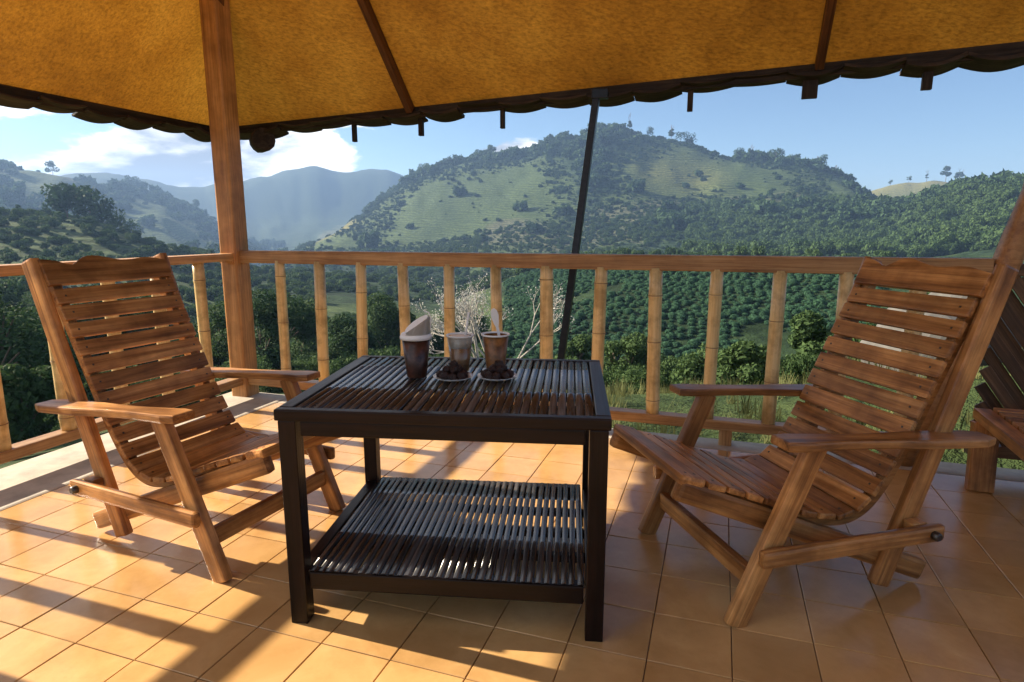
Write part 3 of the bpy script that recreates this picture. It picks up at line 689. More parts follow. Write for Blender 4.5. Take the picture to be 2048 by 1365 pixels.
# pan tiles along the eaves: each hangs as a shallow curved trough
def pan_tile():
    path = [(x * .135, -.019 * math.cos(x * math.pi / 2)**1.0) for x in np.linspace(-1, 1, 11)]
    return strip_mesh(path, .012, -.045, .08, 0)
pm = pan_tile(); pm.materials.append(EAVEW)
def eave_tiles(p0, p1, n, inward, drop):
    x = (p1 - p0).normalized(); y = (inward - x * inward.dot(x)).normalized(); z = x.cross(y)
    if z.z < 0: x, z = -x, -z
    for k in range(n):
        M = Matrix((x, y, z)).transposed().to_4x4(); q = (k + .5) / n
        M.translation = p0 + (p1 - p0) * q + Vector((0, 0, drop + random.uniform(-.012, .012))) + y * random.uniform(-.02, .01)
        mesh_obj('roof_tile', pm, EAVEW, roof, M @ Matrix.Rotation(random.uniform(-.09, .09), 4, 'Y') @ Matrix.Diagonal((random.uniform(.94, 1.04), 1, random.uniform(.3, 1.7), 1)))
inF = (-U + Vector((0, 0, SL * .25))); inL = (V + Vector((0, 0, SL * .25)))
eave_tiles(front(EU + .035, EV), front(EU + .035, 4.3), 29, inF, -.014)
eave_tiles(left(EU, EV - .035), left(BU, EV - .035), 13, inL, -.016)
for v, w in ((-2.378, .026), (-1.881, .03), (-1.322, .026), (-.208, .03), (.40, .075), (.935, .045), (2.1, .05)):
    b0 = front(EU + .03, v) + Vector((0, 0, -.02)); board('batten_end', b0, b0 + Vector((0, 0, -.125 if w < .07 else -.115)), w, .03, V, EAVEW, roof, .003)

# ------------------------------------------------------------------ table
tab = empty('coffee_table', (-.602, 1.495, 0), -math.radians(5.5))
tag(tab, 'dark stained two tier coffee table with bamboo strip top and lower shelf', 'table')
W, D, HT = .845, .68, .60
lg = .046
for i, (x, y) in enumerate(((.0, 0), (W - lg, 0), (0, D - lg), (W - lg, D - lg))):
    x += lg / 2 + (.006 if x < .1 else -.006); y += lg / 2 + (.006 if y < .1 else -.006)
    board('leg', (x, y, 0), (x, y, HT - .031), lg, lg, (0, 1, 0), DARKW, tab, .003)
zt = HT - .015
board('top_frame', (0, .014, zt), (W, .014, zt), .028, .03, (0, 1, 0), DARKW, tab)
board('top_frame', (0, D - .014, zt), (W, D - .014, zt), .028, .03, (0, 1, 0), DARKW, tab)
board('top_frame', (.019, .0285, zt), (.019, D - .0285, zt), .038, .0295, (1, 0, 0), DARKW, tab)
board('top_frame', (W - .019, .0285, zt), (W - .019, D - .0285, zt), .038, .0295, (1, 0, 0), DARKW, tab)
for y in (.022, D - .022): board('apron', (.062, y, HT - .052), (W - .062, y, HT - .052), .04, .022, (0, 0, 1), DARKW, tab)
for x in (.022, W - .022): board('apron', (x, .062, HT - .052), (x, D - .062, HT - .052), .04, .022, (0, 0, 1), DARKW, tab)
for y in (.2, .34, .48): board('top_batten', (.034, y, HT - .043), (W - .034, y, HT - .043), .03, .022, (0, 1, 0), DARKW, tab)
def strip_obj(x, y0, y1, z, w, h, parent):
    M, l = frame((x, y0, z), (x, y1, z), (1, 0, 0))
    pr = []; n = 7
    key = ('strip', round(l, 3), round(w, 4), round(h, 4))
    if key not in _boxes:
        bm = bmesh.new(); cs = [(w / 2, 0), (w / 2, h * .62), (w * .42, h * .86), (w * .2, h * .985), (0, h), (-w * .2, h * .985), (-w * .42, h * .86), (-w / 2, h * .62), (-w / 2, 0)]
        xs = [-l / 2, -l * .17, -l * .165, -l * .16, l * .28, l * .285, l * .29, l / 2]; sc = [1, 1, 1.05, 1, 1, 1.05, 1, 1]
        rows = [[bm.verts.new((xx, a * s, -b * s)) for a, b in cs] for xx, s in zip(xs, sc)]
        for r0, r1 in zip(rows, rows[1:]):
            for j in range(len(cs) - 1): bm.faces.new((r0[j], r0[j + 1], r1[j + 1], r1[j])).smooth = True
            bm.faces.new((r0[0], r1[0], r1[-1], r0[-1]))
        bm.faces.new(rows[0]); bm.faces.new(rows[-1]); bmesh.ops.recalc_face_normals(bm, faces=bm.faces)
        me = bm_mesh(bm, 'strip'); me.materials.append(STRIPW); _boxes[key] = me
    M = M @ Matrix.Rotation(random.gauss(0, .004), 4, 'Z') @ Matrix.Rotation(random.gauss(0, .03), 4, 'X')
    return mesh_obj('bamboo_strip', _boxes[key], STRIPW, parent, M)
n = 33; x0, x1 = .041, W - .041
for k in range(n):
    q = (k + .5) / n; w = (.0185 if q < .55 else .0185 + (q - .55) * .008); w = round(w * random.choice((.94, 1, 1.05)), 4)
    strip_obj(x0 + (x1 - x0) * q, 0.0265, D - .0265, HT - .0125 + random.uniform(-.0012, .0008), w, .012, tab)
zs = .122
for y in (.034, D - .034): board('shelf_rail', (.058, y, zs), (W - .058, y, zs), .05, .034, (0, 0, 1), DARKW, tab)
for x in (.034, W - .034): board('shelf_rail', (x, .058, zs), (x, D - .058, zs), .05, .034, (0, 0, 1), DARKW, tab)
for y in (.2, .34, .48): board('shelf_batten', (.05, y, zs + .002), (W - .05, y, zs + .002), .03, .02, (0, 1, 0), DARKW, tab)
n = 34; x0, x1 = .055, W - .055
for k in range(n):
    q = (k + .5) / n
    strip_obj(x0 + (x1 - x0) * q, .024, D - .024, zs + .0165 + random.uniform(-.001, .001), round(.0178 * random.choice((.93, 1, 1.06)), 4), .011, tab)

# ------------------------------------------------------------------ wooden lounge chairs
def catmull(pts, n=12):
    out = []; q = [pts[0]] + list(pts) + [pts[-1]]
    for i in range(1, len(q) - 2):
        for t in np.linspace(0, 1, n, endpoint=False):
            out.append(tuple(.5 * (2 * q[i][k] + (q[i + 1][k] - q[i - 1][k]) * t + (2 * q[i - 1][k] - 5 * q[i][k] + 4 * q[i + 1][k] - q[i + 2][k]) * t * t + (-q[i - 1][k] + 3 * q[i][k] - 3 * q[i + 1][k] + q[i + 2][k]) * t**3) for k in (0, 1)))
    out.append(tuple(pts[-1])); return out
SEAT = catmull([(-.135, .405), (.0, .362), (.14, .308), (.27, .262), (.37, .255), (.45, .305), (.53, .43), (.60, .58), (.675, .74), (.755, .905)])
def rounded_plate(path2d, t, bev):
    """flat board with the outline path2d in XZ, thickness t about Y"""
    bm = bmesh.new(); A = [bm.verts.new((x, -t / 2, z)) for x, z in path2d]; B = [bm.verts.new((x, t / 2, z)) for x, z in path2d]
    m = len(path2d); bm.faces.new(A); bm.faces.new(B[::-1])
    for i in range(m): bm.faces.new((A[(i + 1) % m], A[i], B[i], B[(i + 1) % m]))
    bmesh.ops.recalc_face_normals(bm, faces=bm.faces)
    ed = [e for e in bm.edges if abs(e.verts[0].co.y - e.verts[1].co.y) < 1e-6]
    bmesh.ops.bevel(bm, geom=ed, offset=bev, segments=2, profile=.6, affect='EDGES')
    return bm_mesh(bm, 'plate')
def yoke_mesh():
    """top slat with a wavy hand-cut upper edge; X along its length"""
    n = 24; L_ = .452; up = [(x, .040 + .010 * math.sin(9 * x + .6) + .007 * math.sin(31 * x) - .020 * math.exp(-((x - .13) / .03)**2)) for x in np.linspace(L_ / 2, -L_ / 2, n)]
    return rounded_plate([(-L_ / 2, -.044), (L_ / 2, -.044)] + up, .020, .003)
SCREW = box_mesh(.006, .006, .0012, .0, BOLT)
def make_chair(name):
    r = empty(name)
    for s in (-1, 1):
        y = .262 * s
        board('front_leg', (-.005, y, .0), (.205, y, .492), .058, .032, (1, 0, 0), TEAK, r, .006)
        board('back_upright', (.485, .232 * s, .03), (.805, .232 * s, .945), .058, .032, (1, 0, 0), TEAK, r, .008)
        board('side_stretcher', (.035, .299 * s, .205), (.615, .299 * s, .212), .048, .026, (0, 0, 1), TEAK, r, .010)
        bm_ = ring_mesh([(-.012, .013), (.012, .013), (.016, .009)], 12); bm_.materials.append(BOLT)
        mesh_obj('bolt', bm_, BOLT, r, Matrix.Translation((.575, .314 * s, .212)) @ Matrix.Rotation(math.pi / 2 * s, 4, 'Z'))
        sp = board('spacer_block', (.555, .267 * s - .016 * s, .212), (.555, .267 * s + .018 * s, .212), .05, .05, (0, 0, 1), TEAK, r, .004)
        # arm rest: shaped paddle, wide at the front, waisted towards the back
        out = []
        for q in np.linspace(0, 1, 16):
            x = .085 + q * .68; w = .050 - .016 * math.sin(min(q * 1.5, 1) * math.pi) - .006 * q
            if q < .07: w *= .72 + 4 * q
            if q > .94: w *= 1 - (q - .94) * 6
            out.append((x, w))
        path = [(x, w) for x, w in out] + [(x, -w) for x, w in out[::-1]]
        am = rounded_plate(path, .025, .006); am.materials.append(TEAK)
        slope = math.atan2(-.045, .68)
        # arms dip slightly towards the back
        M = Matrix.Translation((.085, .272 * s, .508)) @ Matrix.Rotation(-slope, 4, 'Y') @ Matrix.Translation((-.085, 0, 0)) @ Matrix.Rotation(-math.pi / 2, 4, 'X')
        mesh_obj('armrest', am, TEAK, r, M)
        # seat rail: runs from above the front legs down to the floor behind and serves as hind foot
        board('seat_rail', (-.165, .205 * s, .385), (.665, .205 * s, .037), .064, .036, (0, 0, 1), TEAK, r, .014)
        # curved rib that carries the slats
        rib = strip_mesh([(x + .0, z) for x, z in SEAT[14:]], .030, -.014, .014)
        M = Matrix.Translation((.019, .192 * s, -.020)); rib.materials.append(TEAK); mesh_obj('slat_rib', rib, TEAK, r, M)
    board('front_stretcher', (.045, -.245, .128), (.045, .245, .128), .055, .026, (0, 0, 1), TEAK, r, .006)
    # slats along the curve
    seg = [0]
    for a, b in zip(SEAT, SEAT[1:]): seg.append(seg[-1] + math.dist(a, b))
    tot = seg[-1]; pitch = .0625; n = int((tot - .05) / pitch); s = .012
    ym = yoke_mesh(); ym.materials.append(TEAK); k = 0
    while s < tot - .055:
        x = np.interp(s, seg, [p[0] for p in SEAT]); z = np.interp(s, seg, [p[1] for p in SEAT])
        x2 = np.interp(s + .02, seg, [p[0] for p in SEAT]); z2 = np.interp(s + .02, seg, [p[1] for p in SEAT])
        d = Vector((x2 - x, 0, z2 - z)).normalized(); hw = .222
        w = .0535 * random.uniform(.95, 1.05); j = random.uniform(-.004, .004)
        if k == 0: w = .075
        board_last = board('slat', (x, -hw, z + j * .5), (x, hw, z - j * .5), round(w, 3), .018 if k else .03, d, TEAK, r, .005 if k else .011)
        nz = board_last.matrix_basis.to_3x3() @ Vector((0, 0, 1)); board_last['face'] = 1.0 if nz.dot(Vector((-d.z, 0, d.x))) > 0 else -1.0
        sl = board_last
        for sy in (-1, 1):
            for so in ((0,) if k else (-.015, .015)):
                mesh_obj('screw', SCREW, BOLT, sl, Matrix.Translation((sy * .192 + random.uniform(-.004, .004), so, sl['face'] * (.0093 if k else .0153))))
        k += 1; s += pitch if s > .02 else .075
    d = Vector((SEAT[-1][0] - SEAT[-6][0], 0, SEAT[-1][1] - SEAT[-6][1])).normalized()
    X = Vector((0, 1, 0)); Y = X.cross(d) * -1; M = Matrix((X, -Y, d)).transposed().to_4x4()
    M.translation = Vector((SEAT[-1][0], 0, SEAT[-1][1])) - d * .005
    mesh_obj('top_slat', ym, TEAK, r, M)
    return r
def copy_tree(o, parent=None):
    c = o.copy(); COL.objects.link(c); c.parent = parent
    for ch in [x for x in bpy.data.objects if x.parent == o]: copy_tree(ch, c)
    return c
ch1 = make_chair('lounge_chair')
ch2 = copy_tree(ch1)
def put(ch, near, ang, sgn):
    a = math.radians(ang); w = Vector((-math.sin(a), math.cos(a), 0))
    ch.location = Vector((near[0], near[1], 0)) + w * .262 * sgn; ch.rotation_euler = (0, 0, a)
put(ch1, (-.875, 1.703), 156, -1); put(ch2, (.6, 1.493), 14, 1)
G = 'wooden lounge chairs on the deck'
tag(ch1, 'sunlit slatted teak lounge chair between the side railing and the table', 'chair', G)
tag(ch2, 'shaded slatted teak lounge chair with its back to the log post', 'chair', G)

WOVE = wood('dark_woven_bamboo', (0.05, 0.026, 0.012), (0.11, 0.06, 0.028), (0.19, 0.11, 0.055), 0.55)
wp = empty('woven_panel', P(PU, PV + 4.0)); tag(wp, 'dark woven bamboo screen panel past the log post', 'screen')
ow = -P(PU, PV + 4.0)
for z in (.10, .88): board('panel_rail', P(PU, PV + 3.90, z) + ow, P(PU, PV + 5.9, z) + ow, .05, .06, (0, 0, 1), WOVE, wp)
for k in range(46):
    a = 3.94 + k * .055; z0, z1 = .125, .855
    t0, t1 = a, a - .52
    if t1 < 3.92: z1 = z0 + (z1 - z0) * (a - 3.92) / .52; t1 = 3.92
    if t0 > 5.88: z0 = z1 - (z1 - z0) * (5.88 - t1) / .52; t0 = 5.88
    if t0 - t1 < .03: continue
    q = .012 * (1 if k % 2 else -1)
    board('cane', P(PU + q, PV + t0, z0) + ow, P(PU + q, PV + t1, z1) + ow, .046, .008, (0, 0, 1), WOVE, wp, .002)
bA, bB = Vector((1.93, 2.44, 0)), Vector((1.62, 1.62, 0)); bd_ = (bB - bA).normalized(); bn_ = Vector((-bd_.y, bd_.x, 0)) * 1
if bn_.x < 0: bn_ = -bn_
bench = empty('low_bench', bA); tag(bench, 'low rough wooden bench with slatted seat behind the shaded chair', 'bench')
zB = Vector((0, 0, .30)); ob = -bA
board('front_beam', bA + ob + zB, bB + ob + zB, .06, .045, bn_, TEAK, bench, .006)
board('rear_beam', bA + ob + zB + bn_ * .5, bB + ob + zB + bn_ * .5, .06, .045, bn_, TEAK, bench, .006)
for k in range(13):
    q = bA + ob + bd_ * (.04 + k * .066) + zB + Vector((0, 0, .024)); board('slat', q + bn_ * .032, q + bn_ * .56, .056, .018, bd_, TEAK, bench, .004)
for q in (bA + bd_ * .06, bB - bd_ * .06):
    for k in (0.0, .5): board('leg', q + ob + bn_ * k + bd_ * .03, q + ob + bn_ * k + Vector((0, 0, .279)), .09, .05, bn_, TEAK, bench, .006)

# ------------------------------------------------------------------ cups, plates and snacks
PAPERW = plain('white_lid_plastic', (0.85, 0.84, 0.81), 0.4)
CUPD = plain('dark_printed_cup', (0.055, 0.018, 0.010), 0.35, noise=0.95, nscale=48)
CUPB = plain('brown_cup', (0.20, 0.080, 0.022), 0.4, noise=0.75, nscale=38)
DRINK = plain('milk_coffee', (0.46, 0.24, 0.12), 0.3, noise=0.2, nscale=25)
FOAM = plain('milk_foam', (0.78, 0.72, 0.64), 0.7, noise=0.08, nscale=60, bumpy=.3)
SNACK = plain('dark_snack', (0.030, 0.010, 0.007), 0.28, noise=0.6, nscale=70, bumpy=.5)
PLATE = plain('white_plate', (0.70, 0.69, 0.67), 0.25)
def clear_mat():
    m, N, L, b, out = new_mat('clear_plastic')
    gl = node(N, 'ShaderNodeBsdfGlossy'); gl.inputs['Roughness'].default_value = .06; tp = node(N, 'ShaderNodeBsdfTransparent'); tp.inputs[0].default_value = (.93, .93, .92, 1)
    fr = node(N, 'ShaderNodeLayerWeight'); fr.inputs[0].default_value = .25; fa = math_n(N, L, 'MULTIPLY_ADD', fr.outputs[1], .25, .04)
    mx = node(N, 'ShaderNodeMixShader'); L.new(fa, mx.inputs[0]); L.new(tp.outputs[0], mx.inputs[1]); L.new(gl.outputs[0], mx.inputs[2]); L.new(mx.outputs[0], out.inputs[0])
    return m
CLEAR = clear_mat()
ZT = HT + .001
def cup(name, x, y, mat, r0, r1, h, label):
    c = empty(name, (x, y, ZT)); tag(c, label, 'cup', 'drinks on the table')
    lathe_z('cup_body', [(0, .001), (0, r0 * .97), (.003, r0), (h, r1), (h, r1 - .0015), (.006, r0 - .002), (.005, .001)], mat, c, (0, 0, 0))
    lathe_z('cup_rim', [(h - .002, r1), (h - .002, r1 + .003), (h + .003, r1 + .003), (h + .003, r1 - .002), (h - .002, r1 - .002)], PAPERW, c, (0, 0, 0))
    return c
c1 = cup('paper_cup', -.292, 1.845, CUPD, .030, .043, .120, 'dark printed cup whose white lid is folded half open')
lathe_z('lid', [(.118, .045), (.118, .0485), (.126, .0485), (.130, .046), (.136, .043), (.136, .030)], PAPERW, c1, (0, 0, 0))
fl = ring_mesh([(-.0015, .001), (-.0015, .042), (.0015, .042), (.0015, .001)], 32, cap=False, smooth=False); fl.materials.append(PAPERW)
mesh_obj('lid_flap', fl, PAPERW, c1, Matrix.Translation((.002, .006, .162)) @ Matrix.Rotation(math.radians(-33), 4, 'Y') @ Matrix.Rotation(math.radians(12), 4, 'X') @ Matrix.Rotation(-math.pi / 2, 4, 'Y'))
st = [(.040, 0, .13), (.045, 0, .155), (.047, .002, .18), (.040, .002, .197), (.026, .002, .204)]
log('straw', st, [.0022] * 5, PAPERW, c1, 8)
# side wall of the raised flap
bm = bmesh.new(); A = [bm.verts.new((.0445 * math.cos(a), .0445 * math.sin(a), .134)) for a in np.linspace(-2.2, 2.2, 18)]
B = [bm.verts.new((.004 + .038 * math.cos(a), .006 + .040 * math.sin(a), .160 + .026 * math.cos(a))) for a in np.linspace(-2.2, 2.2, 18)]
for i in range(17): bm.faces.new((A[i], A[i + 1], B[i + 1], B[i])).smooth = True
bmesh.ops.solidify(bm, geom=bm.faces[:], thickness=.001)
mesh_obj('lid_wall', bm_mesh(bm, 'lid_wall'), PAPERW, c1)
c2 = cup('clear_cup', -.163, 1.90, CLEAR, .029, .041, .118, 'clear cup of milky brown drink with foam between two other cups')
lathe_z('drink', [(.007, .001), (.007, .0265), (.080, .0352), (.0805, .001)], DRINK, c2, (0, 0, 0))
lathe_z('foam', [(.0812, .001), (.0812, .0354), (.112, .0384), (.117, .030), (.119, .001)], FOAM, c2, (0, 0, 0))
log('straw', [(.012, .004, .09), (.022, .006, .15), (.028, .008, .19)], [.0035, .0035, .0035], PAPERW, c2, 10)
c3 = cup('brown_paper_cup', -.052, 1.905, CUPB, .028, .042, .120, 'warm brown cup with a white spoon standing up in it')
lathe_z('drink', [(.098, .001), (.098, .036), (.0985, .001)], DRINK, c3, (0, 0, 0))
sm = rounded_plate([(-.004, 0), (.004, 0), (.0045, .07), (.009, .085), (.0125, .105), (.010, .122), (.004, .129), (-.004, .129), (-.010, .122), (-.0125, .105), (-.009, .085), (-.0045, .07)], .003, .0008); sm.materials.append(PAPERW)
mesh_obj('spoon', sm, PAPERW, c3, Matrix.Translation((.020, .006, .075)) @ Matrix.Rotation(math.radians(-12), 4, 'Y') @ Matrix.Rotation(math.radians(15), 4, 'Z'))
snack_me = []
for k in range(4):
    bm = bmesh.new(); bmesh.ops.create_icosphere(bm, subdivisions=3, radius=1)
    for v in bm.verts:
        c = v.co.copy(); q = 1 + .16 * math.sin(c.x * 4 + k) * math.cos(c.y * 5 - k) + .10 * math.sin(c.z * 8 + 2 * k + c.x * 6)
        v.co = c * q
    for f in bm.faces: f.smooth = True
    me = bm_mesh(bm, 'snack'); me.materials.append(SNACK); snack_me.append(me)
for (x, y, who) in ((-.178, 1.815, 'clear cup'), (-.045, 1.82, 'brown cup')):
    pl = lathe_z('snack_plate', [(0, .001), (0, .040), (.004, .052), (.009, .060), (.0105, .0605), (.006, .051), (.003, .038), (.003, .001)], PLATE, None, (x, y, ZT))
    tag(pl, 'small white plate under dark snacks in front of the ' + who, 'plate', 'snack plates')
    spots = [(.034 * math.cos(a), .030 * math.sin(a), .0135) for a in np.linspace(0, 6.283, 9)[:-1]] + [(0, 0, .014)] + [(.017 * math.cos(a), .015 * math.sin(a), .030) for a in np.linspace(.4, 6.683, 5)[:-1]] + [(.003, 0, .043)]
    for sx, sy, sz in spots:
        s = random.uniform(.0115, .0145)
        M = Matrix.Translation((x + sx + random.uniform(-.003, .003), y + sy, ZT + sz)) @ Matrix.Rotation(random.random() * 6, 4, 'Z') @ Matrix.Rotation(random.random() * 3, 4, 'X') @ Matrix.Diagonal((s * 1.15, s, s * .95, 1))
        tag(mesh_obj('snack_piece', random.choice(snack_me), SNACK, None, M), 'glossy dark brown snack piece heaped on the plate by the ' + who, 'snack', 'snacks on the plate by the ' + who)

# ------------------------------------------------------------------ plants near the deck
def on_bearing(xpx, d):
    az = look(xpx, 620)[0]; x, y = d * math.sin(az), d * math.cos(az); return Vector((x, y, float(terrain(x, y))))
def plant(name, loc, w, h, leaf, n, size, seed, label, cat, group, trunk=.06, lob=8, squash=.85, base=.0):
    rnd = random.Random(seed); e = empty(name, loc, rnd.random() * 6); segs = []
    for k in range(3): grow(rnd, (rnd.uniform(-.1, .1) * w, rnd.uniform(-.1, .1) * w, -.15), [rnd.uniform(-.25, .25), rnd.uniform(-.25, .25), 1], h * .30, trunk, 2, segs)
    mesh_obj('trunk', branch_mesh(segs), BARK, e)
    v, f = leaf_cloud(n, [(a, b, c + base, r) for a, b, c, r in lobes_for(w, h, lob, seed)], size, squash, seed, .2)
    mesh_obj('crown', np_mesh('crown', v, f), leaf, e); tag(e, label, cat, group)
    return e
GB = 'bushes on the slope below the deck'
bush_list = [
 (-60, 17, 3.4, 4.6, LEAFD, 'tall dark bush beyond the side railing, nearest its open end'),
 (30, 24, 3.2, 4.4, LEAF, 'green bush beyond the side railing beside the sunlit chair back'),
 (20, 13, 1.2, 1.7, LEAF, 'low bright bush under the end of the side railing'),
 (150, 30, 4.5, 4.8, LEAFD, 'broad dark bush behind the sunlit chair back'),
 (290, 34, 4.2, 4.5, LEAF, 'green bush behind the top slat of the sunlit chair'),
 (430, 30, 3.4, 4.4, LEAF, 'leafy bush just left of the corner post base'),
 (545, 27, 2.8, 4.3, LEAFD, 'dark leafy bush just right of the corner post'),
 (600, 38, 3.6, 4.6, LEAF, 'rounded bush between the first two front balusters'),
 (690, 29, 2.6, 3.2, LEAFD, 'dark bush behind the second gap of the front railing'),
 (760, 40, 4.2, 4.8, LEAF, 'wide bush behind the third gap of the front railing'),
 (850, 33, 3.2, 4.0, LEAFD, 'dark bush straight behind the lidded cup'),
 (920, 44, 3.8, 5.0, LEAF, 'green bush behind the clear cup'),
 (1150, 26, 1.9, 2.6, LEAF, 'bushy sapling behind the table edge next to the steel pole'),
 (1255, 19, 1.5, 2.1, LEAF, 'leafy green bush behind the right corner of the table'),
 (1300, 22, 1.3, 1.7, LEAFD, 'small dark bush behind the bamboo baluster by the table corner'),
 (1500, 12.5, .95, 1.0, LEAF, 'bright low bush under the armrest of the shaded chair'),
 (1440, 15, .9, 1.0, LEAFD, 'little dark bush under the armrest of the shaded chair'),
 (1640, 14, 1.2, 1.4, LEAF, 'bush behind the tilted side of the shaded chair back'),
]
for i, (x, d, w, h, mat, lab) in enumerate(bush_list):
    plant('bush', on_bearing(x, d), w * .62, h, mat, int(3200 + 2000 * w), .034 + .0015 * d, 300 + i, lab, 'bush', GB, trunk=.03 + .008 * w, lob=10)
# white flowering shrub
bt = on_bearing(1000, 17); rnd = random.Random(4); e = empty('flowering_tree', bt); segs = []
for k in range(5): grow(rnd, (0, 0, -.2), [rnd.uniform(-.6, .6), rnd.uniform(-.4, .4), 1], 1.05, .05, 5, segs, .62, 2)
mesh_obj('trunk', branch_mesh(segs, 5), PALEBARK, e)
tips = [s[1] for s in segs if s[2] < .014]
bv, bf = leaf_cloud(3400, [(*t, .16) for t in tips], .026, 1, 9)
mesh_obj('crown', np_mesh('crown', bv, bf), BLOSSOM, e)
tag(e, 'pale leafless tree covered in white blossom behind the brown cup', 'tree')
# grass tufts on the bank outside the railing
r = np.random.default_rng(8); n = 700; az = azx(300) + (azx(2200) - azx(300)) * r.random(n); dd = 4.6 + 22 * r.random(n)**1.6
gx, gy = dd * np.sin(az), dd * np.cos(az)
gv = []; 
for k in range(26):
    a = r.random() * 6.28; q = r.random() * .16; h = .12 + .22 * r.random(); l = r.normal(size=2) * .07; wdt = .008
    bx, by = math.cos(a) * q, math.sin(a) * q; gv += [(bx - wdt, by, 0), (bx + wdt, by, 0), (bx + l[0] + .002, by + l[1], h), (bx + l[0] - .002, by + l[1], h)]
gm = np_mesh('grass_tuft', gv, np.arange(len(gv)).reshape(-1, 4)); gm.materials.append(LEAFG)
uu = gx * U.x + gy * U.y; ok = uu > 3.35
gs = .35 + .6 * r.random(n)**2
instancer('bank_grass', np.stack([gx, gy, terrain(gx, gy)], -1)[ok], np.stack([gs, gs, gs], -1)[ok], (r.random(n) * 6.28)[ok], gm, 'dry green grass on the bank just outside the railing', 'grass')
# boulder
bm = bmesh.new(); bmesh.ops.create_icosphere(bm, subdivisions=4, radius=1)
for v in bm.verts:
    c = v.co.copy(); v.co = Vector((c.x * .8, c.y * .6, c.z * .68)) * (1 + .12 * math.sin(c.x * 3 + 1) * math.cos(c.y * 4) + .05 * math.sin(c.z * 9 + c.x * 7))
bo = on_bearing(1930, 7.0); bd = mesh_obj('boulder', bm_mesh(bm, 'boulder'), plain('grey_stone', (.09, .087, .082), .9, noise=.35, nscale=4, bumpy=.8), None, Matrix.Translation((bo.x, bo.y, -.18)))
tag(bd, 'big rough grey boulder behind the top slat of the shaded chair', 'boulder')

# ------------------------------------------------------------------ trees on the skylines
GS = 'trees on the skylines'
def sky_tree(xpx, dmin, dmax, h, seed, label, leaf=LEAFD, wide=.5, bare=0.0, name='ridge_tree', at=None):
    p = at if at is not None else crest(xpx, dmin, dmax); rnd = random.Random(seed)
    e = empty(name, p - Vector((0, 0, .3))); segs = []
    grow(rnd, (0, 0, -.5), [0, 0, 1], h * max(.14, .30 + bare), h * .022, 2, segs, .5)
    mesh_obj('trunk', branch_mesh(segs, 5), BARK, e)
    lob = [(a, b, c + h * bare * .6, r_) for a, b, c, r_ in lobes_for(h * wide, h * (1 - bare * .4), 7, seed)]
    v, f = leaf_cloud(420 if h < 14 else 900, lob, h * .05, .8, seed, .2); mesh_obj('crown', np_mesh('crown', v, f), leaf, e)
    tag(e, label, 'tree', GS)
T = [
 (1234, 8, .55, .0, 'bushy tree on the very top of the big hill'),
 (1254, 10, .22, .35, 'slim palm-like tree beside the hilltop tree'),
 (1296, 8, .5, .15, 'thin open tree on the bare ridge right of the hilltop'),
 (1338, 10, .25, .2, 'narrow upright tree at the start of the ridge clump'),
 (1357, 9, .6, .0, 'round tree in the ridge clump beside the narrow tree'),
 (1376, 9, .6, .0, 'broad tree where the ridge clump ends and the ridge drops'),
 (1496, 9, .22, .25, 'tall thin tree sticking out of the wooded shoulder'),
 (1470, 9, .6, .0, 'round tree on the wooded shoulder beside the tall thin tree'),
 (1545, 11, .6, .0, 'large round tree in the middle of the wooded shoulder'),
 (1580, 9, .6, .0, 'spreading tree on the wooded shoulder right of its largest tree'),
 (1632, 13, .5, .0, 'big leafy tree at the end of the wooded shoulder'),
 (1668, 7, .4, .25, 'small leaning tree on the descending end of the shoulder'),
 (852, 10, .6, .0, 'umbrella shaped tree low on the left flank of the big hill'),
 (905, 9, .6, .0, 'round tree on the left flank of the big hill above the umbrella tree'),
 (962, 10, .5, .0, 'tree halfway up the left flank of the big hill'),
 (982, 11, .4, .1, 'upright tree next to the one halfway up the left flank'),
 (1108, 8, .6, .0, 'low tree on the left flank just before the steel pole'),
]
for i, (x, h, w, b, lab) in enumerate(T): sky_tree(x, 560, 900, h * 1.55, 500 + i, lab, LEAFD if i % 3 else LEAF, w, b)
for i, (x, h, w, b, lab) in enumerate([(1780, 10, .4, .2, 'lone thin tree at the left end of the yellow hill'), (1816, 11, .4, .1, 'small dark tree on the yellow hill crest'), (1851, 13, .2, .35, 'slim bare tree on the yellow hill crest'), (1889, 22, .45, .25, 'largest spreading tree on the yellow hill'), (1915, 18, .4, .25, 'tree beside the largest one on the yellow hill')]):
    sky_tree(x, 1010, 1320, h, 540 + i, lab, LEAFD, w, b)
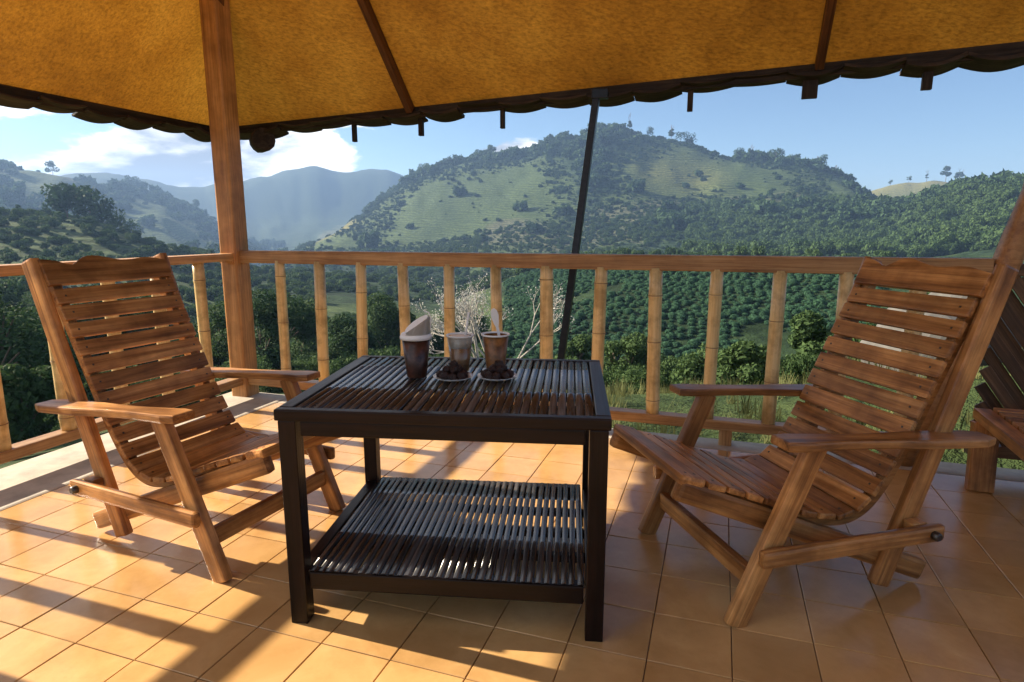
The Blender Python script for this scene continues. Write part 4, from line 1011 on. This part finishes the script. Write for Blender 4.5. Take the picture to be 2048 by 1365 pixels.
for i, (x, h, w, b, lab) in enumerate([(28, 8, .5, .1, 'lone tree high on the hazy left hill'), (110, 13, .5, 0, 'round tree on the crest of the hazy left hill'), (262, 17, .55, 0, 'tree topping the knoll of the hazy left hill'), (285, 13, .5, 0, 'lower tree beside the one on the knoll'), (388, 12, .5, .1, 'tree on the hazy left hill just left of the corner post')]):
    sky_tree(x, 800, 1100, h * 1.3, 560 + i, lab, LEAFD, w, b)
def on_crest(x): return crest(x, 170, 290)
for i, (x, h, w, lab) in enumerate([(150, 16, .48, 'tallest dark tree of the clump on the meadow edge'), (128, 13, .5, 'dark tree on the left of the meadow clump'), (180, 13, .5, 'dark tree on the right of the meadow clump'), (212, 9, .6, 'lower bushy tree trailing right of the meadow clump'), (240, 7, .7, 'lowest tree trailing down from the meadow clump'), (35, 4, .4, 'tiny tree standing alone on the meadow crest')]):
    sky_tree(x, 170, 290, h, 580 + i, lab, LEAFD, w, -.42, 'meadow_tree', on_crest(x))
sky_tree(437, 0, 0, 7, 590, 'dark rounded tree right beside the corner post above the handrail', LEAFD, .65, 0, 'meadow_tree', crest(437, 170, 330))

# ------------------------------------------------------------------ air
zlo = float(TZ.min()) - 2.0; zhi = float(TZ.max()) + 26.0
bm = bmesh.new(); bmesh.ops.create_cube(bm, size=1); bmesh.ops.scale(bm, vec=(4400, 4400, zhi - zlo), verts=bm.verts); bmesh.ops.translate(bm, vec=(0, 0, (zhi + zlo) / 2), verts=bm.verts)
hm = bpy.data.materials.new('morning_haze'); hm.use_nodes = True; nt, N, L = nodes_of(hm)
pv = node(N, 'ShaderNodeVolumePrincipled'); pv.inputs['Color'].default_value = (0.36, 0.58, 1.0, 1); pv.inputs['Density'].default_value = 0.00033; pv.inputs['Anisotropy'].default_value = 0.2
out = node(N, 'ShaderNodeOutputMaterial'); L.new(pv.outputs[0], out.inputs['Volume'])
hz = mesh_obj('haze', bm_mesh(bm, 'haze'), hm); hz['kind'] = 'stuff'
bpy.context.view_layer.update()
